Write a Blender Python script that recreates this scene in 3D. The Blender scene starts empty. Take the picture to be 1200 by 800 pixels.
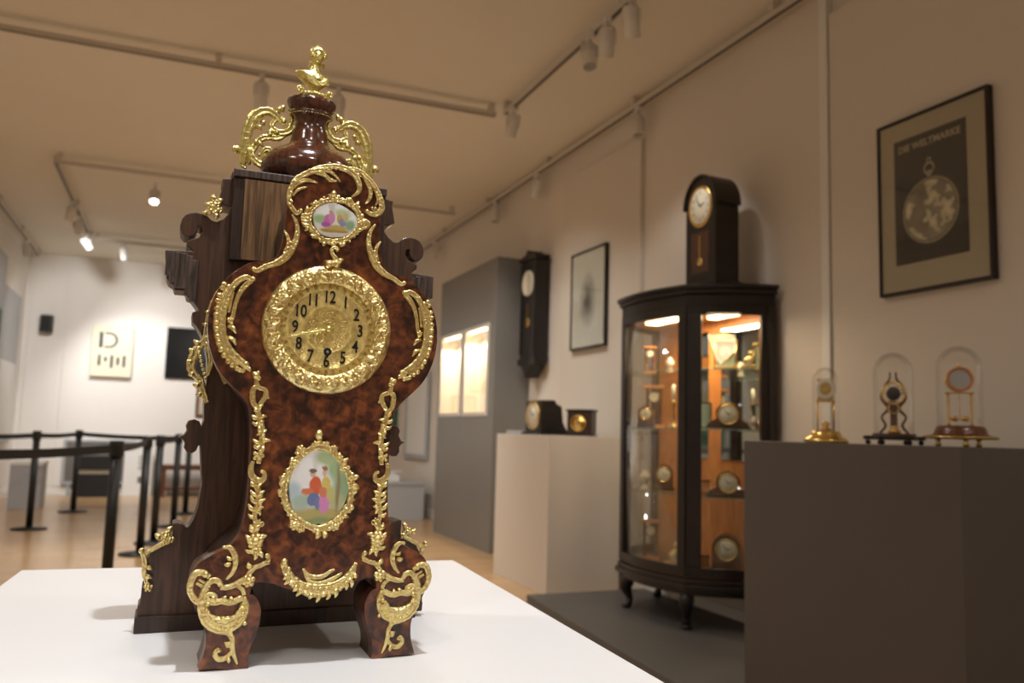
import bpy, bmesh, math, random
import numpy as np
from mathutils import Vector, Matrix, noise
PI = math.pi
rnd = random.Random(7)
SC = bpy.context.scene
COL = SC.collection

# ------------------------------------------------------------------ camera geometry (1200 x 800)
FPX = 985.0; CX, CY = 600.0, 400.0; HC = 1.15
def _n(v): return v / np.linalg.norm(v)
_a = np.array([0, 107.0, FPX]); _b = np.array([1000, 135.0, FPX])
AZ = _n(np.cross(_a, _b)); AZ = -AZ if AZ[1] > 0 else AZ
AY = _n(np.array([190 - CX, 507 + .028 * (190 - CX) - CY, FPX]))
AX = _n(np.cross(AY, AZ)); AX = -AX if AX[0] < 0 else AX
AY = _n(np.cross(AZ, AX)); AY = -AY if AY[2] < 0 else AY
ROT = np.array([AX, AY, AZ])
def ray(px, py): return ROT @ np.array([px - CX, py - CY, FPX])
def at(px, py, axis, val):
    """the world point seen at a pixel of the photograph, on the plane axis = val"""
    d = ray(px, py); o = np.array([0, 0, HC]); i = 'xyz'.index(axis)
    t = (val - o[i]) / d[i]
    return Vector(o + t * d)

# ------------------------------------------------------------------ materials
def mat(name, color, rough=.6, metal=0., bump=0., bscale=200., var=0., vscale=8., coat=0., spec=None, emit=None, estr=0.):
    m = bpy.data.materials.new(name); m.use_nodes = True
    nt = m.node_tree; b = nt.nodes['Principled BSDF']
    c4 = (*color, 1)
    b.inputs['Base Color'].default_value = c4
    b.inputs['Roughness'].default_value = rough
    b.inputs['Metallic'].default_value = metal
    if coat: b.inputs['Coat Weight'].default_value = coat; b.inputs['Coat Roughness'].default_value = .12
    if spec is not None: b.inputs['Specular IOR Level'].default_value = spec
    if emit: b.inputs['Emission Color'].default_value = (*emit, 1); b.inputs['Emission Strength'].default_value = estr
    tc = nt.nodes.new('ShaderNodeTexCoord')
    if var:
        nz = nt.nodes.new('ShaderNodeTexNoise'); nz.inputs['Scale'].default_value = vscale; nz.inputs['Detail'].default_value = 4
        nt.links.new(tc.outputs['Object'], nz.inputs['Vector'])
        r = nt.nodes.new('ShaderNodeValToRGB')
        r.color_ramp.elements[0].position = .3; r.color_ramp.elements[1].position = .7
        r.color_ramp.elements[0].color = (*[c * (1 - var) for c in color], 1)
        r.color_ramp.elements[1].color = (*[min(1, c * (1 + var)) for c in color], 1)
        nt.links.new(nz.outputs['Fac'], r.inputs['Fac']); nt.links.new(r.outputs['Color'], b.inputs['Base Color'])
    if bump:
        nz = nt.nodes.new('ShaderNodeTexNoise'); nz.inputs['Scale'].default_value = bscale; nz.inputs['Detail'].default_value = 3
        nt.links.new(tc.outputs['Object'], nz.inputs['Vector'])
        bp = nt.nodes.new('ShaderNodeBump'); bp.inputs['Strength'].default_value = bump; bp.inputs['Distance'].default_value = .002
        nt.links.new(nz.outputs['Fac'], bp.inputs['Height']); nt.links.new(bp.outputs['Normal'], b.inputs['Normal'])
    return m

def gilt_mat(name, color, rough, b1=.5, b2=.35):
    """cast and chased gilt: warm metal with a lumpy, tooled relief"""
    m = mat(name, color, rough, 1.0, var=.22, vscale=150)
    nt = m.node_tree; b = nt.nodes['Principled BSDF']; tc = nt.nodes.new('ShaderNodeTexCoord')
    v = nt.nodes.new('ShaderNodeTexVoronoi'); v.inputs['Scale'].default_value = 330; v.feature = 'SMOOTH_F1'
    n = nt.nodes.new('ShaderNodeTexNoise'); n.inputs['Scale'].default_value = 520; n.inputs['Detail'].default_value = 2
    for x in (v, n): nt.links.new(tc.outputs['Object'], x.inputs['Vector'])
    q = nt.nodes.new('ShaderNodeBump'); q.inputs['Strength'].default_value = b1; q.inputs['Distance'].default_value = .0016
    w = nt.nodes.new('ShaderNodeBump'); w.inputs['Strength'].default_value = b2; w.inputs['Distance'].default_value = .0010
    nt.links.new(v.outputs['Distance'], q.inputs['Height']); nt.links.new(n.outputs['Fac'], w.inputs['Height'])
    nt.links.new(q.outputs['Normal'], w.inputs['Normal']); nt.links.new(w.outputs['Normal'], b.inputs['Normal'])
    return m

def burl_mat():
    m = mat('burl_veneer', (.1, .03, .01), .3, coat=.25)
    nt = m.node_tree; b = nt.nodes['Principled BSDF']; tc = nt.nodes.new('ShaderNodeTexCoord')
    n1 = nt.nodes.new('ShaderNodeTexNoise'); n1.inputs['Scale'].default_value = 58; n1.inputs['Detail'].default_value = 5; n1.inputs['Distortion'].default_value = .9
    v = nt.nodes.new('ShaderNodeTexVoronoi'); v.inputs['Scale'].default_value = 75
    n2 = nt.nodes.new('ShaderNodeTexNoise'); n2.inputs['Scale'].default_value = 110; n2.inputs['Detail'].default_value = 2
    for x in (n1, v, n2): nt.links.new(tc.outputs['Object'], x.inputs['Vector'])
    r1 = nt.nodes.new('ShaderNodeValToRGB'); e = r1.color_ramp.elements
    e[0].position = .36; e[0].color = (.030, .0075, .0035, 1); e[1].position = .68; e[1].color = (.27, .080, .022, 1)
    k = e.new(.50); k.color = (.13, .034, .011, 1)
    r2 = nt.nodes.new('ShaderNodeValToRGB'); e = r2.color_ramp.elements
    e[0].position = .08; e[0].color = (.45, .38, .35, 1); e[1].position = .42; e[1].color = (1, 1, 1, 1)
    r3 = nt.nodes.new('ShaderNodeValToRGB'); e = r3.color_ramp.elements
    e[0].position = .35; e[0].color = (.6, .55, .5, 1); e[1].position = .6; e[1].color = (1.1, 1.1, 1.1, 1)
    nt.links.new(n1.outputs['Fac'], r1.inputs['Fac']); nt.links.new(v.outputs['Distance'], r2.inputs['Fac']); nt.links.new(n2.outputs['Fac'], r3.inputs['Fac'])
    def mul(a, c):
        x = nt.nodes.new('ShaderNodeMix'); x.data_type = 'RGBA'; x.blend_type = 'MULTIPLY'; x.inputs['Factor'].default_value = 1
        nt.links.new(a, x.inputs['A']); nt.links.new(c, x.inputs['B']); return x.outputs['Result']
    o = mul(mul(r1.outputs['Color'], r2.outputs['Color']), r3.outputs['Color'])
    nt.links.new(o, b.inputs['Base Color'])
    return m

def grain_mat(name, c0, c1, sx=60, sz=4, rough=.45, coat=.2, axis='z'):
    m = mat(name, c0, rough, coat=coat)
    nt = m.node_tree; b = nt.nodes['Principled BSDF']; tc = nt.nodes.new('ShaderNodeTexCoord')
    mp = nt.nodes.new('ShaderNodeMapping'); s = {'z': (sx, sx, sz), 'x': (sz, sx, sx), 'y': (sx, sz, sx)}[axis]
    mp.inputs['Scale'].default_value = s
    n = nt.nodes.new('ShaderNodeTexNoise'); n.inputs['Scale'].default_value = 3; n.inputs['Detail'].default_value = 6; n.inputs['Distortion'].default_value = .6
    nt.links.new(tc.outputs['Object'], mp.inputs['Vector']); nt.links.new(mp.outputs['Vector'], n.inputs['Vector'])
    r = nt.nodes.new('ShaderNodeValToRGB'); e = r.color_ramp.elements
    e[0].position = .38; e[0].color = (*c0, 1); e[1].position = .62; e[1].color = (*c1, 1)
    nt.links.new(n.outputs['Fac'], r.inputs['Fac']); nt.links.new(r.outputs['Color'], b.inputs['Base Color'])
    bp = nt.nodes.new('ShaderNodeBump'); bp.inputs['Strength'].default_value = .25; bp.inputs['Distance'].default_value = .001
    nt.links.new(n.outputs['Fac'], bp.inputs['Height']); nt.links.new(bp.outputs['Normal'], b.inputs['Normal'])
    return m

def floor_mat():
    m = mat('parquet', (.5, .3, .15), .32, coat=.3)
    nt = m.node_tree; b = nt.nodes['Principled BSDF']; tc = nt.nodes.new('ShaderNodeTexCoord')
    br = nt.nodes.new('ShaderNodeTexBrick'); br.inputs['Scale'].default_value = 1
    br.inputs['Brick Width'].default_value = 1.1; br.inputs['Row Height'].default_value = .09; br.inputs['Mortar Size'].default_value = .0015
    br.inputs['Color1'].default_value = (.56, .36, .17, 1); br.inputs['Color2'].default_value = (.44, .26, .12, 1); br.inputs['Mortar'].default_value = (.16, .08, .03, 1)
    nt.links.new(tc.outputs['Object'], br.inputs['Vector'])
    nt.links.new(br.outputs['Color'], b.inputs['Base Color'])
    return m

def paint_mat(name, rough=.5, coat=0.):
    m = mat(name, (.8, .8, .8), rough, coat=coat)
    nt = m.node_tree; b = nt.nodes['Principled BSDF']
    a = nt.nodes.new('ShaderNodeVertexColor'); a.layer_name = 'paint'
    nt.links.new(a.outputs['Color'], b.inputs['Base Color'])
    return m

def glass_mat(name, tint=(.97, .98, .97), refl=.12):
    m = bpy.data.materials.new(name); m.use_nodes = True; nt = m.node_tree; nt.nodes.clear()
    o = nt.nodes.new('ShaderNodeOutputMaterial'); mx = nt.nodes.new('ShaderNodeMixShader')
    t = nt.nodes.new('ShaderNodeBsdfTransparent'); t.inputs[0].default_value = (*tint, 1)
    g = nt.nodes.new('ShaderNodeBsdfGlossy'); g.inputs['Roughness'].default_value = .03
    lw = nt.nodes.new('ShaderNodeLayerWeight'); lw.inputs['Blend'].default_value = .25
    ma = nt.nodes.new('ShaderNodeMath'); ma.operation = 'MULTIPLY_ADD'; ma.inputs[1].default_value = .28; ma.inputs[2].default_value = refl * .3
    nt.links.new(lw.outputs['Fresnel'], ma.inputs[0]); nt.links.new(ma.outputs[0], mx.inputs[0])
    nt.links.new(t.outputs[0], mx.inputs[1]); nt.links.new(g.outputs[0], mx.inputs[2]); nt.links.new(mx.outputs[0], o.inputs[0])
    return m

M = dict(
    gilt=gilt_mat('gilt_bronze', (.99, .735, .33), .34, .6, .35),
    gilt_bright=gilt_mat('polished_gilt', (.92, .76, .30), .26, .30, .2),
    dial=mat('engraved_brass', (.90, .66, .25), .45, .7, bump=.8, bscale=620, var=.25, vscale=140),
    burl=burl_mat(),
    dark=grain_mat('dark_walnut', (.018, .008, .0045), (.045, .018, .009)),
    walnut=grain_mat('walnut', (.042, .018, .009), (.088, .038, .018)),
    oak=grain_mat('oak_panel', (.09, .045, .018), (.26, .14, .055)),
    cornice=grain_mat('ridged_cornice', (.028, .019, .015), (.115, .078, .062), 8, 90, axis='x'),
    turned=grain_mat('turned_walnut', (.045, .013, .006), (.12, .036, .014), 40, 6, .16, .6),
    black=mat('black_ink', (.012, .010, .009), .4),
    brass=mat('brass', (.75, .52, .18), .25, 1),
    steel=mat('steel', (.6, .6, .6), .3, 1),
    plinth=mat('white_plinth_paint', (.86, .86, .87), .45, var=.01, vscale=3),
    wall=mat('wall_paint', (.80, .765, .72), .85, bump=.1, bscale=60, var=.015, vscale=1.2),
    wallR=mat('warm_wall_paint', (.74, .685, .62), .85, bump=.1, bscale=60, var=.015, vscale=1.2),
    panel=mat('wall_panel_paint', (.70, .65, .58), .8, var=.012, vscale=1.5),
    ceil=mat('ceiling_paint', (.82, .78, .69), .9, var=.02, vscale=1),
    floor=floor_mat(),
    trim=mat('white_trim', (.8, .8, .78), .5),
    track=mat('track_white', (.62, .58, .52), .45),
    track_dark=mat('track_slot', (.12, .10, .08), .6),
    lamp=mat('spot_white', (.75, .73, .70), .4),
    lens=mat('lit_lens', (1, 1, 1), .5, emit=(1, .96, .88), estr=14),
    lens_off=mat('unlit_lens', (.35, .33, .30), .2),
    post=mat('black_powder_coat', (.008, .008, .009), .45),
    belt=mat('black_webbing', (.012, .013, .014), .8),
    greybox=mat('grey_laminate', (.17, .16, .145), .35, var=.03, vscale=2),
    greyped=mat('grey_pedestal_paint', (.085, .074, .068), .5, var=.03, vscale=3),
    platform=mat('charcoal_platform', (.10, .095, .09), .5),
    lightgrey=mat('light_grey_paint', (.42, .43, .45), .5),
    creamped=mat('cream_pedestal_paint', (.66, .60, .53), .5, var=.01, vscale=3),
    ebony=grain_mat('ebonised_wood', (.005, .003, .003), (.013, .008, .006), rough=.42, coat=.1),
    mahog=grain_mat('red_mahogany', (.06, .018, .008), (.16, .05, .018), rough=.3),
    orange=grain_mat('orange_cherry', (.42, .15, .035), (.60, .24, .06), 30, 3, .4),
    cream=mat('cream_enamel', (.80, .76, .62), .3, coat=.4),
    paper=mat('poster_paper', (.78, .73, .56), .7),
    mount=mat('mount_board', (.48, .42, .31), .8),
    passe=mat('pale_passepartout', (.80, .78, .70), .8),
    paint=paint_mat('painted_surface', .45),
    porcelain=paint_mat('painted_porcelain', .15, .6),
    glass=glass_mat('cabinet_glass'),
    dome=glass_mat('dome_glass', (.985, .985, .98), .14),
    mirror=mat('mirror_backing', (.75, .80, .78), .04, 1),
    shelfglass=mat('green_edge_glass', (.20, .30, .26), .1, coat=.5),
    screen=mat('black_screen', (.006, .007, .008), .18),
    green=mat('green_board', (.02, .12, .07), .6),
    strip=mat('strip_lamp', (1, 1, 1), .5, emit=(1, .78, .45), estr=9),
    niche=mat('niche_lining', (.82, .72, .60), .8),
    red=mat('red_lacquer', (.42, .05, .02), .35),
    mint=mat('mint_enamel', (.45, .62, .52), .3),
    alabaster=mat('alabaster', (.75, .68, .55), .4),
)

# ------------------------------------------------------------------ mesh building
ORG = {}
def tag(o, label=None, cat=None, group=None, kind=None):
    if label: o['label'] = label
    if cat: o['category'] = cat
    if group: o['group'] = group
    if kind: o['kind'] = kind
    return o
def empty(name, loc, label=None, cat=None, group=None, rz=0.):
    o = bpy.data.objects.new(name, None); COL.objects.link(o); o.empty_display_size = .05
    o.location = loc; o.rotation_euler = (0, 0, rz)
    ORG[o.name] = Matrix.Translation(Vector(loc)) @ Matrix.Rotation(rz, 4, 'Z')
    return tag(o, label, cat, group)

def catmull(pts, n=6, closed=False):
    P = [Vector(p) for p in pts]; out = []
    N = len(P)
    if N < 3: 
        return [P[0].lerp(P[-1], i / n) for i in range(n + 1)]
    rng = range(N) if closed else range(N - 1)
    for i in rng:
        if closed: p0, p1, p2, p3 = P[i - 1], P[i], P[(i + 1) % N], P[(i + 2) % N]
        else: p0, p1, p2, p3 = P[max(i - 1, 0)], P[i], P[i + 1], P[min(i + 2, N - 1)]
        for k in range(n):
            t = k / n
            out.append(.5 * ((2 * p1) + (p2 - p0) * t + (2 * p0 - 5 * p1 + 4 * p2 - p3) * t * t + (3 * p1 - p0 - 3 * p2 + p3) * t ** 3))
    if not closed: out.append(P[-1])
    return out

class MB:
    def __init__(s): s.v = []; s.f = []; s.smooth = []; s.col = None
    def add(s, vs, fs, smooth=False):
        k = len(s.v); s.v += [Vector(v) for v in vs]
        s.f += [tuple(i + k for i in f) for f in fs]; s.smooth += [smooth] * len(fs); return s
    def box(s, lo, hi, T=None):
        x0, y0, z0 = lo; x1, y1, z1 = hi
        vs = [Vector(p) for p in ((x0,y0,z0),(x1,y0,z0),(x1,y1,z0),(x0,y1,z0),(x0,y0,z1),(x1,y0,z1),(x1,y1,z1),(x0,y1,z1))]
        if T is not None: vs = [T @ v for v in vs]
        return s.add(vs, [(3,2,1,0),(4,5,6,7),(0,1,5,4),(1,2,6,5),(2,3,7,6),(3,0,4,7)])
    def prism(s, pts, lo, hi, axis='y', smooth=False, T=None):
        """extrude a 2-D outline: axis y -> pts are (x, z); axis z -> (x, y); axis x -> (y, z)"""
        area = sum(pts[i][0] * pts[(i + 1) % len(pts)][1] - pts[(i + 1) % len(pts)][0] * pts[i][1] for i in range(len(pts)))
        if area < 0: pts = pts[::-1]
        mk = {'y': lambda p, c: (p[0], c, p[1]), 'z': lambda p, c: (p[0], p[1], c), 'x': lambda p, c: (c, p[0], p[1])}[axis]
        n = len(pts); vs = [Vector(mk(p, lo)) for p in pts] + [Vector(mk(p, hi)) for p in pts]
        if T is not None: vs = [T @ v for v in vs]
        a = tuple(range(n)); b = tuple(range(n, 2 * n))
        if axis == 'y': caps = [a, b[::-1]]; side = [(i, i + n, (i + 1) % n + n, (i + 1) % n) for i in range(n)]
        else: caps = [a[::-1], b]; side = [(i, (i + 1) % n, (i + 1) % n + n, i + n) for i in range(n)]
        s.add(vs, caps); k = len(s.v) - 2 * n
        s.f += [tuple(i + k for i in f) for f in side]; s.smooth += [smooth] * n
        return s
    def lathe(s, prof, c, segs=32, axis='z', disp=None, arc=None, T=None):
        """prof: (radius, height) rows; axis z upright, axis y facing -y (height grows towards the viewer)"""
        vs = []; m = len(prof); full = arc is None
        a0, a1 = (0, 2 * PI) if full else arc
        cnt = segs if full else segs + 1
        for j in range(cnt):
            an = a0 + (a1 - a0) * j / segs; ca, sa = math.cos(an), math.sin(an)
            for i, (r, h) in enumerate(prof):
                if disp: dr, dh = disp(an, i, r, h); r, h = r + dr, h + dh
                v = Vector((c[0] + r * ca, c[1] + r * sa, c[2] + h)) if axis == 'z' else (Vector((c[0] + r * ca, c[1] - h, c[2] + r * sa)) if axis == 'y' else Vector((c[0] - h, c[1] + r * ca, c[2] + r * sa)))
                vs.append(T @ v if T is not None else v)
        fs = []
        for j in range(segs):
            jj = (j + 1) % cnt if full else j + 1
            for i in range(m - 1):
                q = (j * m + i, jj * m + i, jj * m + i + 1, j * m + i + 1)
                fs.append(q)
        return s.add(vs, fs, True)
    def ball(s, c, r, seg=12, rings=8, T=None):
        if isinstance(r, (int, float)): r = (r, r, r)
        vs = []
        for i in range(1, rings):
            p = PI * i / rings
            for j in range(seg):
                t = 2 * PI * j / seg
                vs.append(Vector((math.sin(p) * math.cos(t) * r[0], math.sin(p) * math.sin(t) * r[1], math.cos(p) * r[2])))
        vs += [Vector((0, 0, r[2])), Vector((0, 0, -r[2]))]
        vs = [(T @ v if T is not None else v) + Vector(c) for v in vs]
        n = (rings - 1) * seg; fs = []
        for i in range(rings - 2):
            for j in range(seg): fs.append((i*seg+j, (i+1)*seg+j, (i+1)*seg+(j+1) % seg, i*seg+(j+1) % seg))
        for j in range(seg): fs.append((n, j, (j + 1) % seg)); fs.append((n + 1, (rings-2)*seg+(j+1) % seg, (rings-2)*seg+j))
        return s.add(vs, fs, True)
    def tube(s, pts, rad, sides=10, flat=1., n=6, closed=False, nrm=(0, 1, 0), spline=True, ripple=0., groove=0.):
        """swept tube; rad a number or list along the path; flat scales it along nrm"""
        P = catmull(pts, n, closed) if spline else [Vector(p) for p in pts]
        N = len(P)
        if isinstance(rad, (int, float)): R = [rad] * N
        else:
            R = []
            for i in range(N):
                t = i / (N - 1) * (len(rad) - 1); k = min(int(t), len(rad) - 2); R.append(rad[k] + (rad[k + 1] - rad[k]) * (t - k))
        up = Vector(nrm).normalized(); vs = []
        for i in range(N):
            if closed: tg = P[(i + 1) % N] - P[i - 1]
            else: tg = P[min(i + 1, N - 1)] - P[max(i - 1, 0)]
            if tg.length < 1e-9: tg = Vector((0, 0, 1))
            tg.normalize(); u = up
            if abs(tg.dot(up)) > .95: u = Vector((0, 0, 1)) if abs(tg.z) < .9 else Vector((1, 0, 0))
            w = tg.cross(u).normalized(); u2 = w.cross(tg).normalized()
            rr = R[i] * (1 + ripple * math.sin(i * 1.9))
            for j in range(sides):
                a = 2 * PI * j / sides
                g = 1 - groove * (math.exp(-((math.cos(a)) / .38) ** 2)) if groove else 1
                vs.append(P[i] + w * math.cos(a) * rr + u2 * math.sin(a) * rr * flat * g)
        fs = []
        for i in range(N if closed else N - 1):
            ii = (i + 1) % N
            for j in range(sides): fs.append((i*sides+j, i*sides+(j+1) % sides, ii*sides+(j+1) % sides, ii*sides+j))
        if not closed: fs += [tuple(range(sides))[::-1], tuple((N-1)*sides+j for j in range(sides))]
        return s.add(vs, fs, True)
    def mirror(s, x):
        """append a copy mirrored in the plane x"""
        k = len(s.v); s.v += [Vector((2 * x - v.x, v.y, v.z)) for v in s.v[:k]]
        nf = len(s.f); s.f += [tuple(i + k for i in f)[::-1] for f in s.f[:nf]]; s.smooth += s.smooth[:nf]; return s
    def mirrored(s, x):
        m = MB(); m.v = [Vector((2 * x - v.x, v.y, v.z)) for v in s.v]; m.f = [f[::-1] for f in s.f]; m.smooth = list(s.smooth)
        return m
    def build(s, name, material, parent=None, bevel=0., remesh=0., local=False, fixn=True, kind=None, segs=2):
        me = bpy.data.meshes.new(name)
        inv = ORG[parent.name].inverted() if (parent is not None and not local) else Matrix.Identity(4)
        me.from_pydata([tuple(inv @ v) for v in s.v], [], s.f)
        me.polygons.foreach_set('use_smooth', s.smooth)
        if s.col:
            ca = me.color_attributes.new('paint', 'FLOAT_COLOR', 'POINT')
            for i, c in enumerate(s.col): ca.data[i].color = (*c, 1)
        if fixn:
            bm = bmesh.new(); bm.from_mesh(me); bmesh.ops.recalc_face_normals(bm, faces=bm.faces); bm.to_mesh(me); bm.free()
        me.materials.append(material)
        o = bpy.data.objects.new(name, me); COL.objects.link(o)
        if parent is not None: o.parent = parent; ORG[o.name] = ORG[parent.name]
        else: ORG[o.name] = Matrix.Identity(4)
        if remesh:
            r = o.modifiers.new('fuse', 'REMESH'); r.mode = 'VOXEL'; r.voxel_size = remesh; r.use_smooth_shade = True
            sm = o.modifiers.new('soften', 'SMOOTH'); sm.iterations = 2; sm.factor = .5
        if bevel:
            b = o.modifiers.new('edge', 'BEVEL'); b.width = bevel; b.segments = segs; b.limit_method = 'ANGLE'; b.angle_limit = .7
            b.harden_normals = False
        if kind: o['kind'] = kind
        return o

def text_into(mb, s, size, T, extrude=.0005, bold=.0, align='CENTER'):
    """lettering as real mesh; T places a text standing in the local xy plane"""
    cu = bpy.data.curves.new('lettering_curve', 'FONT'); cu.body = s; cu.size = size; cu.extrude = extrude; cu.offset = bold
    cu.align_x = align; cu.align_y = 'CENTER'; cu.resolution_u = 3
    o = bpy.data.objects.new('lettering_curve', cu); COL.objects.link(o)
    dg = bpy.context.evaluated_depsgraph_get(); me = bpy.data.meshes.new_from_object(o.evaluated_get(dg))
    mb.add([T @ v.co for v in me.vertices], [tuple(p.vertices) for p in me.polygons])
    bpy.data.objects.remove(o); bpy.data.meshes.remove(me); bpy.data.curves.remove(cu)
# text basis: facing -y (x right, z up), facing -x (right = -y)
def face_y(x, y, z, rot=0.): return Matrix.Translation((x, y, z)) @ Matrix.Rotation(PI/2, 4, 'X') @ Matrix.Rotation(rot, 4, 'Z')
def face_x(x, y, z, rot=0.): return Matrix.Translation((x, y, z)) @ Matrix.Rotation(-PI/2, 4, 'Z') @ Matrix.Rotation(PI/2, 4, 'X') @ Matrix.Rotation(rot, 4, 'Z')

def struct(name, mb, m, bevel=0.): return tag(mb.build(name, m, bevel=bevel), kind='structure')
def children(o): return [c for c in bpy.data.objects if c.parent == o]
def copy_tree(o, parent=None):
    c = o.copy(); COL.objects.link(c)
    if parent is not None: c.parent = parent
    for ch in children(o): copy_tree(ch, c)
    return c
def painted(mb, ulist, colf):
    mb.col = [colf(u, v) for u, v in ulist]
def mixc(a, b, t):
    t = max(0, min(1, t)); return tuple(a[i] + (b[i] - a[i]) * t for i in range(3))
def blobs(base, items):
    def f(u, v):
        c = base(u, v) if callable(base) else base
        for (cx, cy, rx, ry, col, hard) in items:
            d = math.hypot((u - cx) / rx, (v - cy) / ry)
            c = mixc(c, col, (1 - d) * (hard * 3.5 if hard > 1.7 else hard * 1.25) + .5)
        return c
    return f

# ================================================================== the room
XR, XL, YB, YF, CZ = 3.33, -2.10, 14.9, -3.0, 3.76
struct('floor', MB().box((XL-.1, YF-.1, -.1), (XR+.9, YB+.1, 0)), M['floor'])
struct('ceiling', MB().box((XL-.1, YF-.1, CZ), (XR+.9, YB+.1, CZ+.1)), M['ceil'])
struct('wall_right', MB().box((XR, YF-.1, 0), (XR+.12, YB+.1, CZ)), M['wallR'])
struct('wall_left', MB().box((XL-.1, YF-.1, 0), (XL, YB+.1, CZ)), M['wall'])
struct('wall_back', MB().box((XL, YB, 0), (XR, YB+.1, CZ)), M['wall'])
struct('wall_front', MB().box((XL, YF-.1, 0), (XR, YF, CZ)), M['wall'])
struct('baseboard_back', MB().box((XL, YB-.02, 0), (XR, YB, .12)), M['trim'], .004)
struct('baseboard_right', MB().box((XR-.015, YF, 0), (XR, YB, .12)), M['trim'], .004)
struct('baseboard_left', MB().box((XL, YF, 0), (XL+.015, YB, .12)), M['trim'], .004)
# flat wall boards standing slightly proud of the wall, each with its shadow gap
struct('trim_1', MB().box((XR-.035, 1.4, .14), (XR, 3.49, 3.53)), M['panel'], .003)
struct('trim_2', MB().box((XR-.035, 5.49, .14), (XR, 6.86, 3.47)), M['panel'], .003)
struct('trim_3', MB().box((XR-.045, 3.50, 0), (XR, 3.56, 3.7)), M['trim'], .004)
struct('trim_4', MB().box((-1.51, YB-.03, .13), (.72, YB, 3.50)), M['wall'], .004)
struct('trim_5', MB().box((-2.02, YB-.025, .13), (-1.55, YB, 3.50)), M['wall'], .004)

# ================================================================== track lighting
def track(name, p0, p1, w, label, group='ceiling lighting tracks'):
    p0 = Vector(p0); p1 = Vector(p1); d = (p1 - p0); L = d.length; ang = math.atan2(d.y, d.x)
    r = empty(name, tuple(p0), label, 'lighting track', group, ang)
    mb = MB()
    for (a, b) in (((0, -w/2, .012), (L, w/2, .034)), ((0, -w/2, 0), (L, -w/2+.008, .012)), ((0, w/2-.008, 0), (L, w/2, .012))): mb.box(a, b)
    mb.build('channel', M['track'], r, local=True, bevel=.002)
    MB().box((0, -w/2+.008, .006), (L, w/2-.008, .012)).build('slot', M['track_dark'], r, local=True)
    k = max(2, int(L / 1.6))
    for i in range(k + 1):
        x = .04 + (L - .08) * i / k
        MB().box((x-.02, -w/2-.006, .0345), (x+.02, w/2+.006, CZ - p0.z)).build('ceiling_clip', M['track'], r, local=True)
    return r
ZT = 3.66
track('lighting_track', (-1.9, 6.12, ZT), (2.30, 6.08, ZT), .05, 'white ceiling track crossing the room above the clock finial')
track('lighting_track', (-1.14, 9.14, ZT), (3.0, 9.16, ZT), .045, 'second white ceiling track crossing the room behind the clock, further back')
track('lighting_track', (-1.14, 9.22, ZT), (-1.09, 12.84, ZT), .045, 'ceiling track running away at the left with two spotlights pointing down')
track('lighting_track', (-1.05, 12.90, ZT), (2.2, 12.93, ZT), .045, 'furthest ceiling track, crossing just in front of the back wall')
track('lighting_track', (2.33, -1.5, ZT), (2.36, 6.02, ZT), .045, 'ceiling track running away above the grey pedestal, carrying a spotlight cluster')
track('lighting_track', (3.22, -1.0, ZT), (3.22, 13.5, ZT), .05, 'long ceiling track running along the right wall')
track('lighting_track', (-1.97, 3.0, ZT), (-1.93, 14.6, ZT), .045, 'ceiling track running along the left wall')

def make_spot():
    r = empty('track_spotlight', (0, 0, 0))
    MB().box((-.02, -.05, -.03), (.02, .05, 0)).build('adapter', M['lamp'], r, local=True, bevel=.003)
    yk = MB().tube([(0, 0, -.03), (0, 0, -.07)], .012, n=1)
    yk.box((-.055, -.01, -.15), (-.049, .01, -.07)).box((.049, -.01, -.15), (.055, .01, -.07)).box((-.055, -.01, -.075), (.055, .01, -.068))
    yk.build('yoke', M['lamp'], r, local=True)
    h = bpy.data.objects.new('lamp_head', None)
    body = MB().lathe([(0, .09), (.038, .09), (.043, .082), (.046, -.07), (.048, -.085), (.043, -.087), (.041, -.075)], (0, 0, 0), 28)
    for k in range(4): body.lathe([(.045, .02+k*.016), (.049, .022+k*.016), (.049, .028+k*.016), (.045, .03+k*.016)], (0, 0, 0), 28)
    hd = body.build('lamp_head', M['lamp'], r, local=True); hd.location = (0, 0, -.14)
    ln = MB().lathe([(0, -.078), (.02, -.079), (.0415, -.076)], (0, 0, 0), 28).build('lens', M['lens'], hd, local=True)
    bpy.data.objects.remove(h)
    return r, hd, ln
sp0, _, _ = make_spot()
used_sp = False
def spot(loc, target, label, lit=True, power=0., cone=60, color=(1, .93, .84), soft=.05):
    global used_sp
    r = sp0 if not used_sp else copy_tree(sp0)
    used_sp = True
    r.location = loc; tag(r, label, 'spotlight', 'ceiling track spotlights')
    hd = [c for c in children(r) if c.name.startswith('lamp_head')][0]; ln = children(hd)[0]
    c = Vector(loc) + Vector((0, 0, -.14)); d = (Vector(target) - c).normalized()
    yaw = math.atan2(d.y, d.x) - PI/2
    r.rotation_euler = (0, 0, yaw)
    hd.rotation_euler = (math.acos(max(-1, min(1, -d.z))), 0, 0)
    if not lit:
        ln.data = ln.data.copy(); ln.data.materials[0] = M['lens_off']
    if power: lamp('lamp_of_spotlight', c + d * .13, target, power, cone, color, soft)
def lamp(name, loc, target, power, cone=60, color=(1, .9, .78), soft=.05, blend=.6):
    L = bpy.data.lights.new(name, 'SPOT'); L.energy = power; L.spot_size = math.radians(cone); L.spot_blend = blend; L.color = color; L.shadow_soft_size = soft
    o = bpy.data.objects.new(name, L); COL.objects.link(o); o.location = loc
    o.rotation_euler = (Vector(target) - Vector(loc)).to_track_quat('-Z', 'Y').to_euler()
    return o
NEU = (1, .985, .965); WRM = (1, .94, .86)
LIT = at(178, 231, 'y', 9.6)
spot((LIT.x+.03, 9.45, ZT-.002), (-.27, 7.0, 0), 'lit white spotlight nearest above the left shoulder of the clock', power=130, cone=80, color=NEU)
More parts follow.
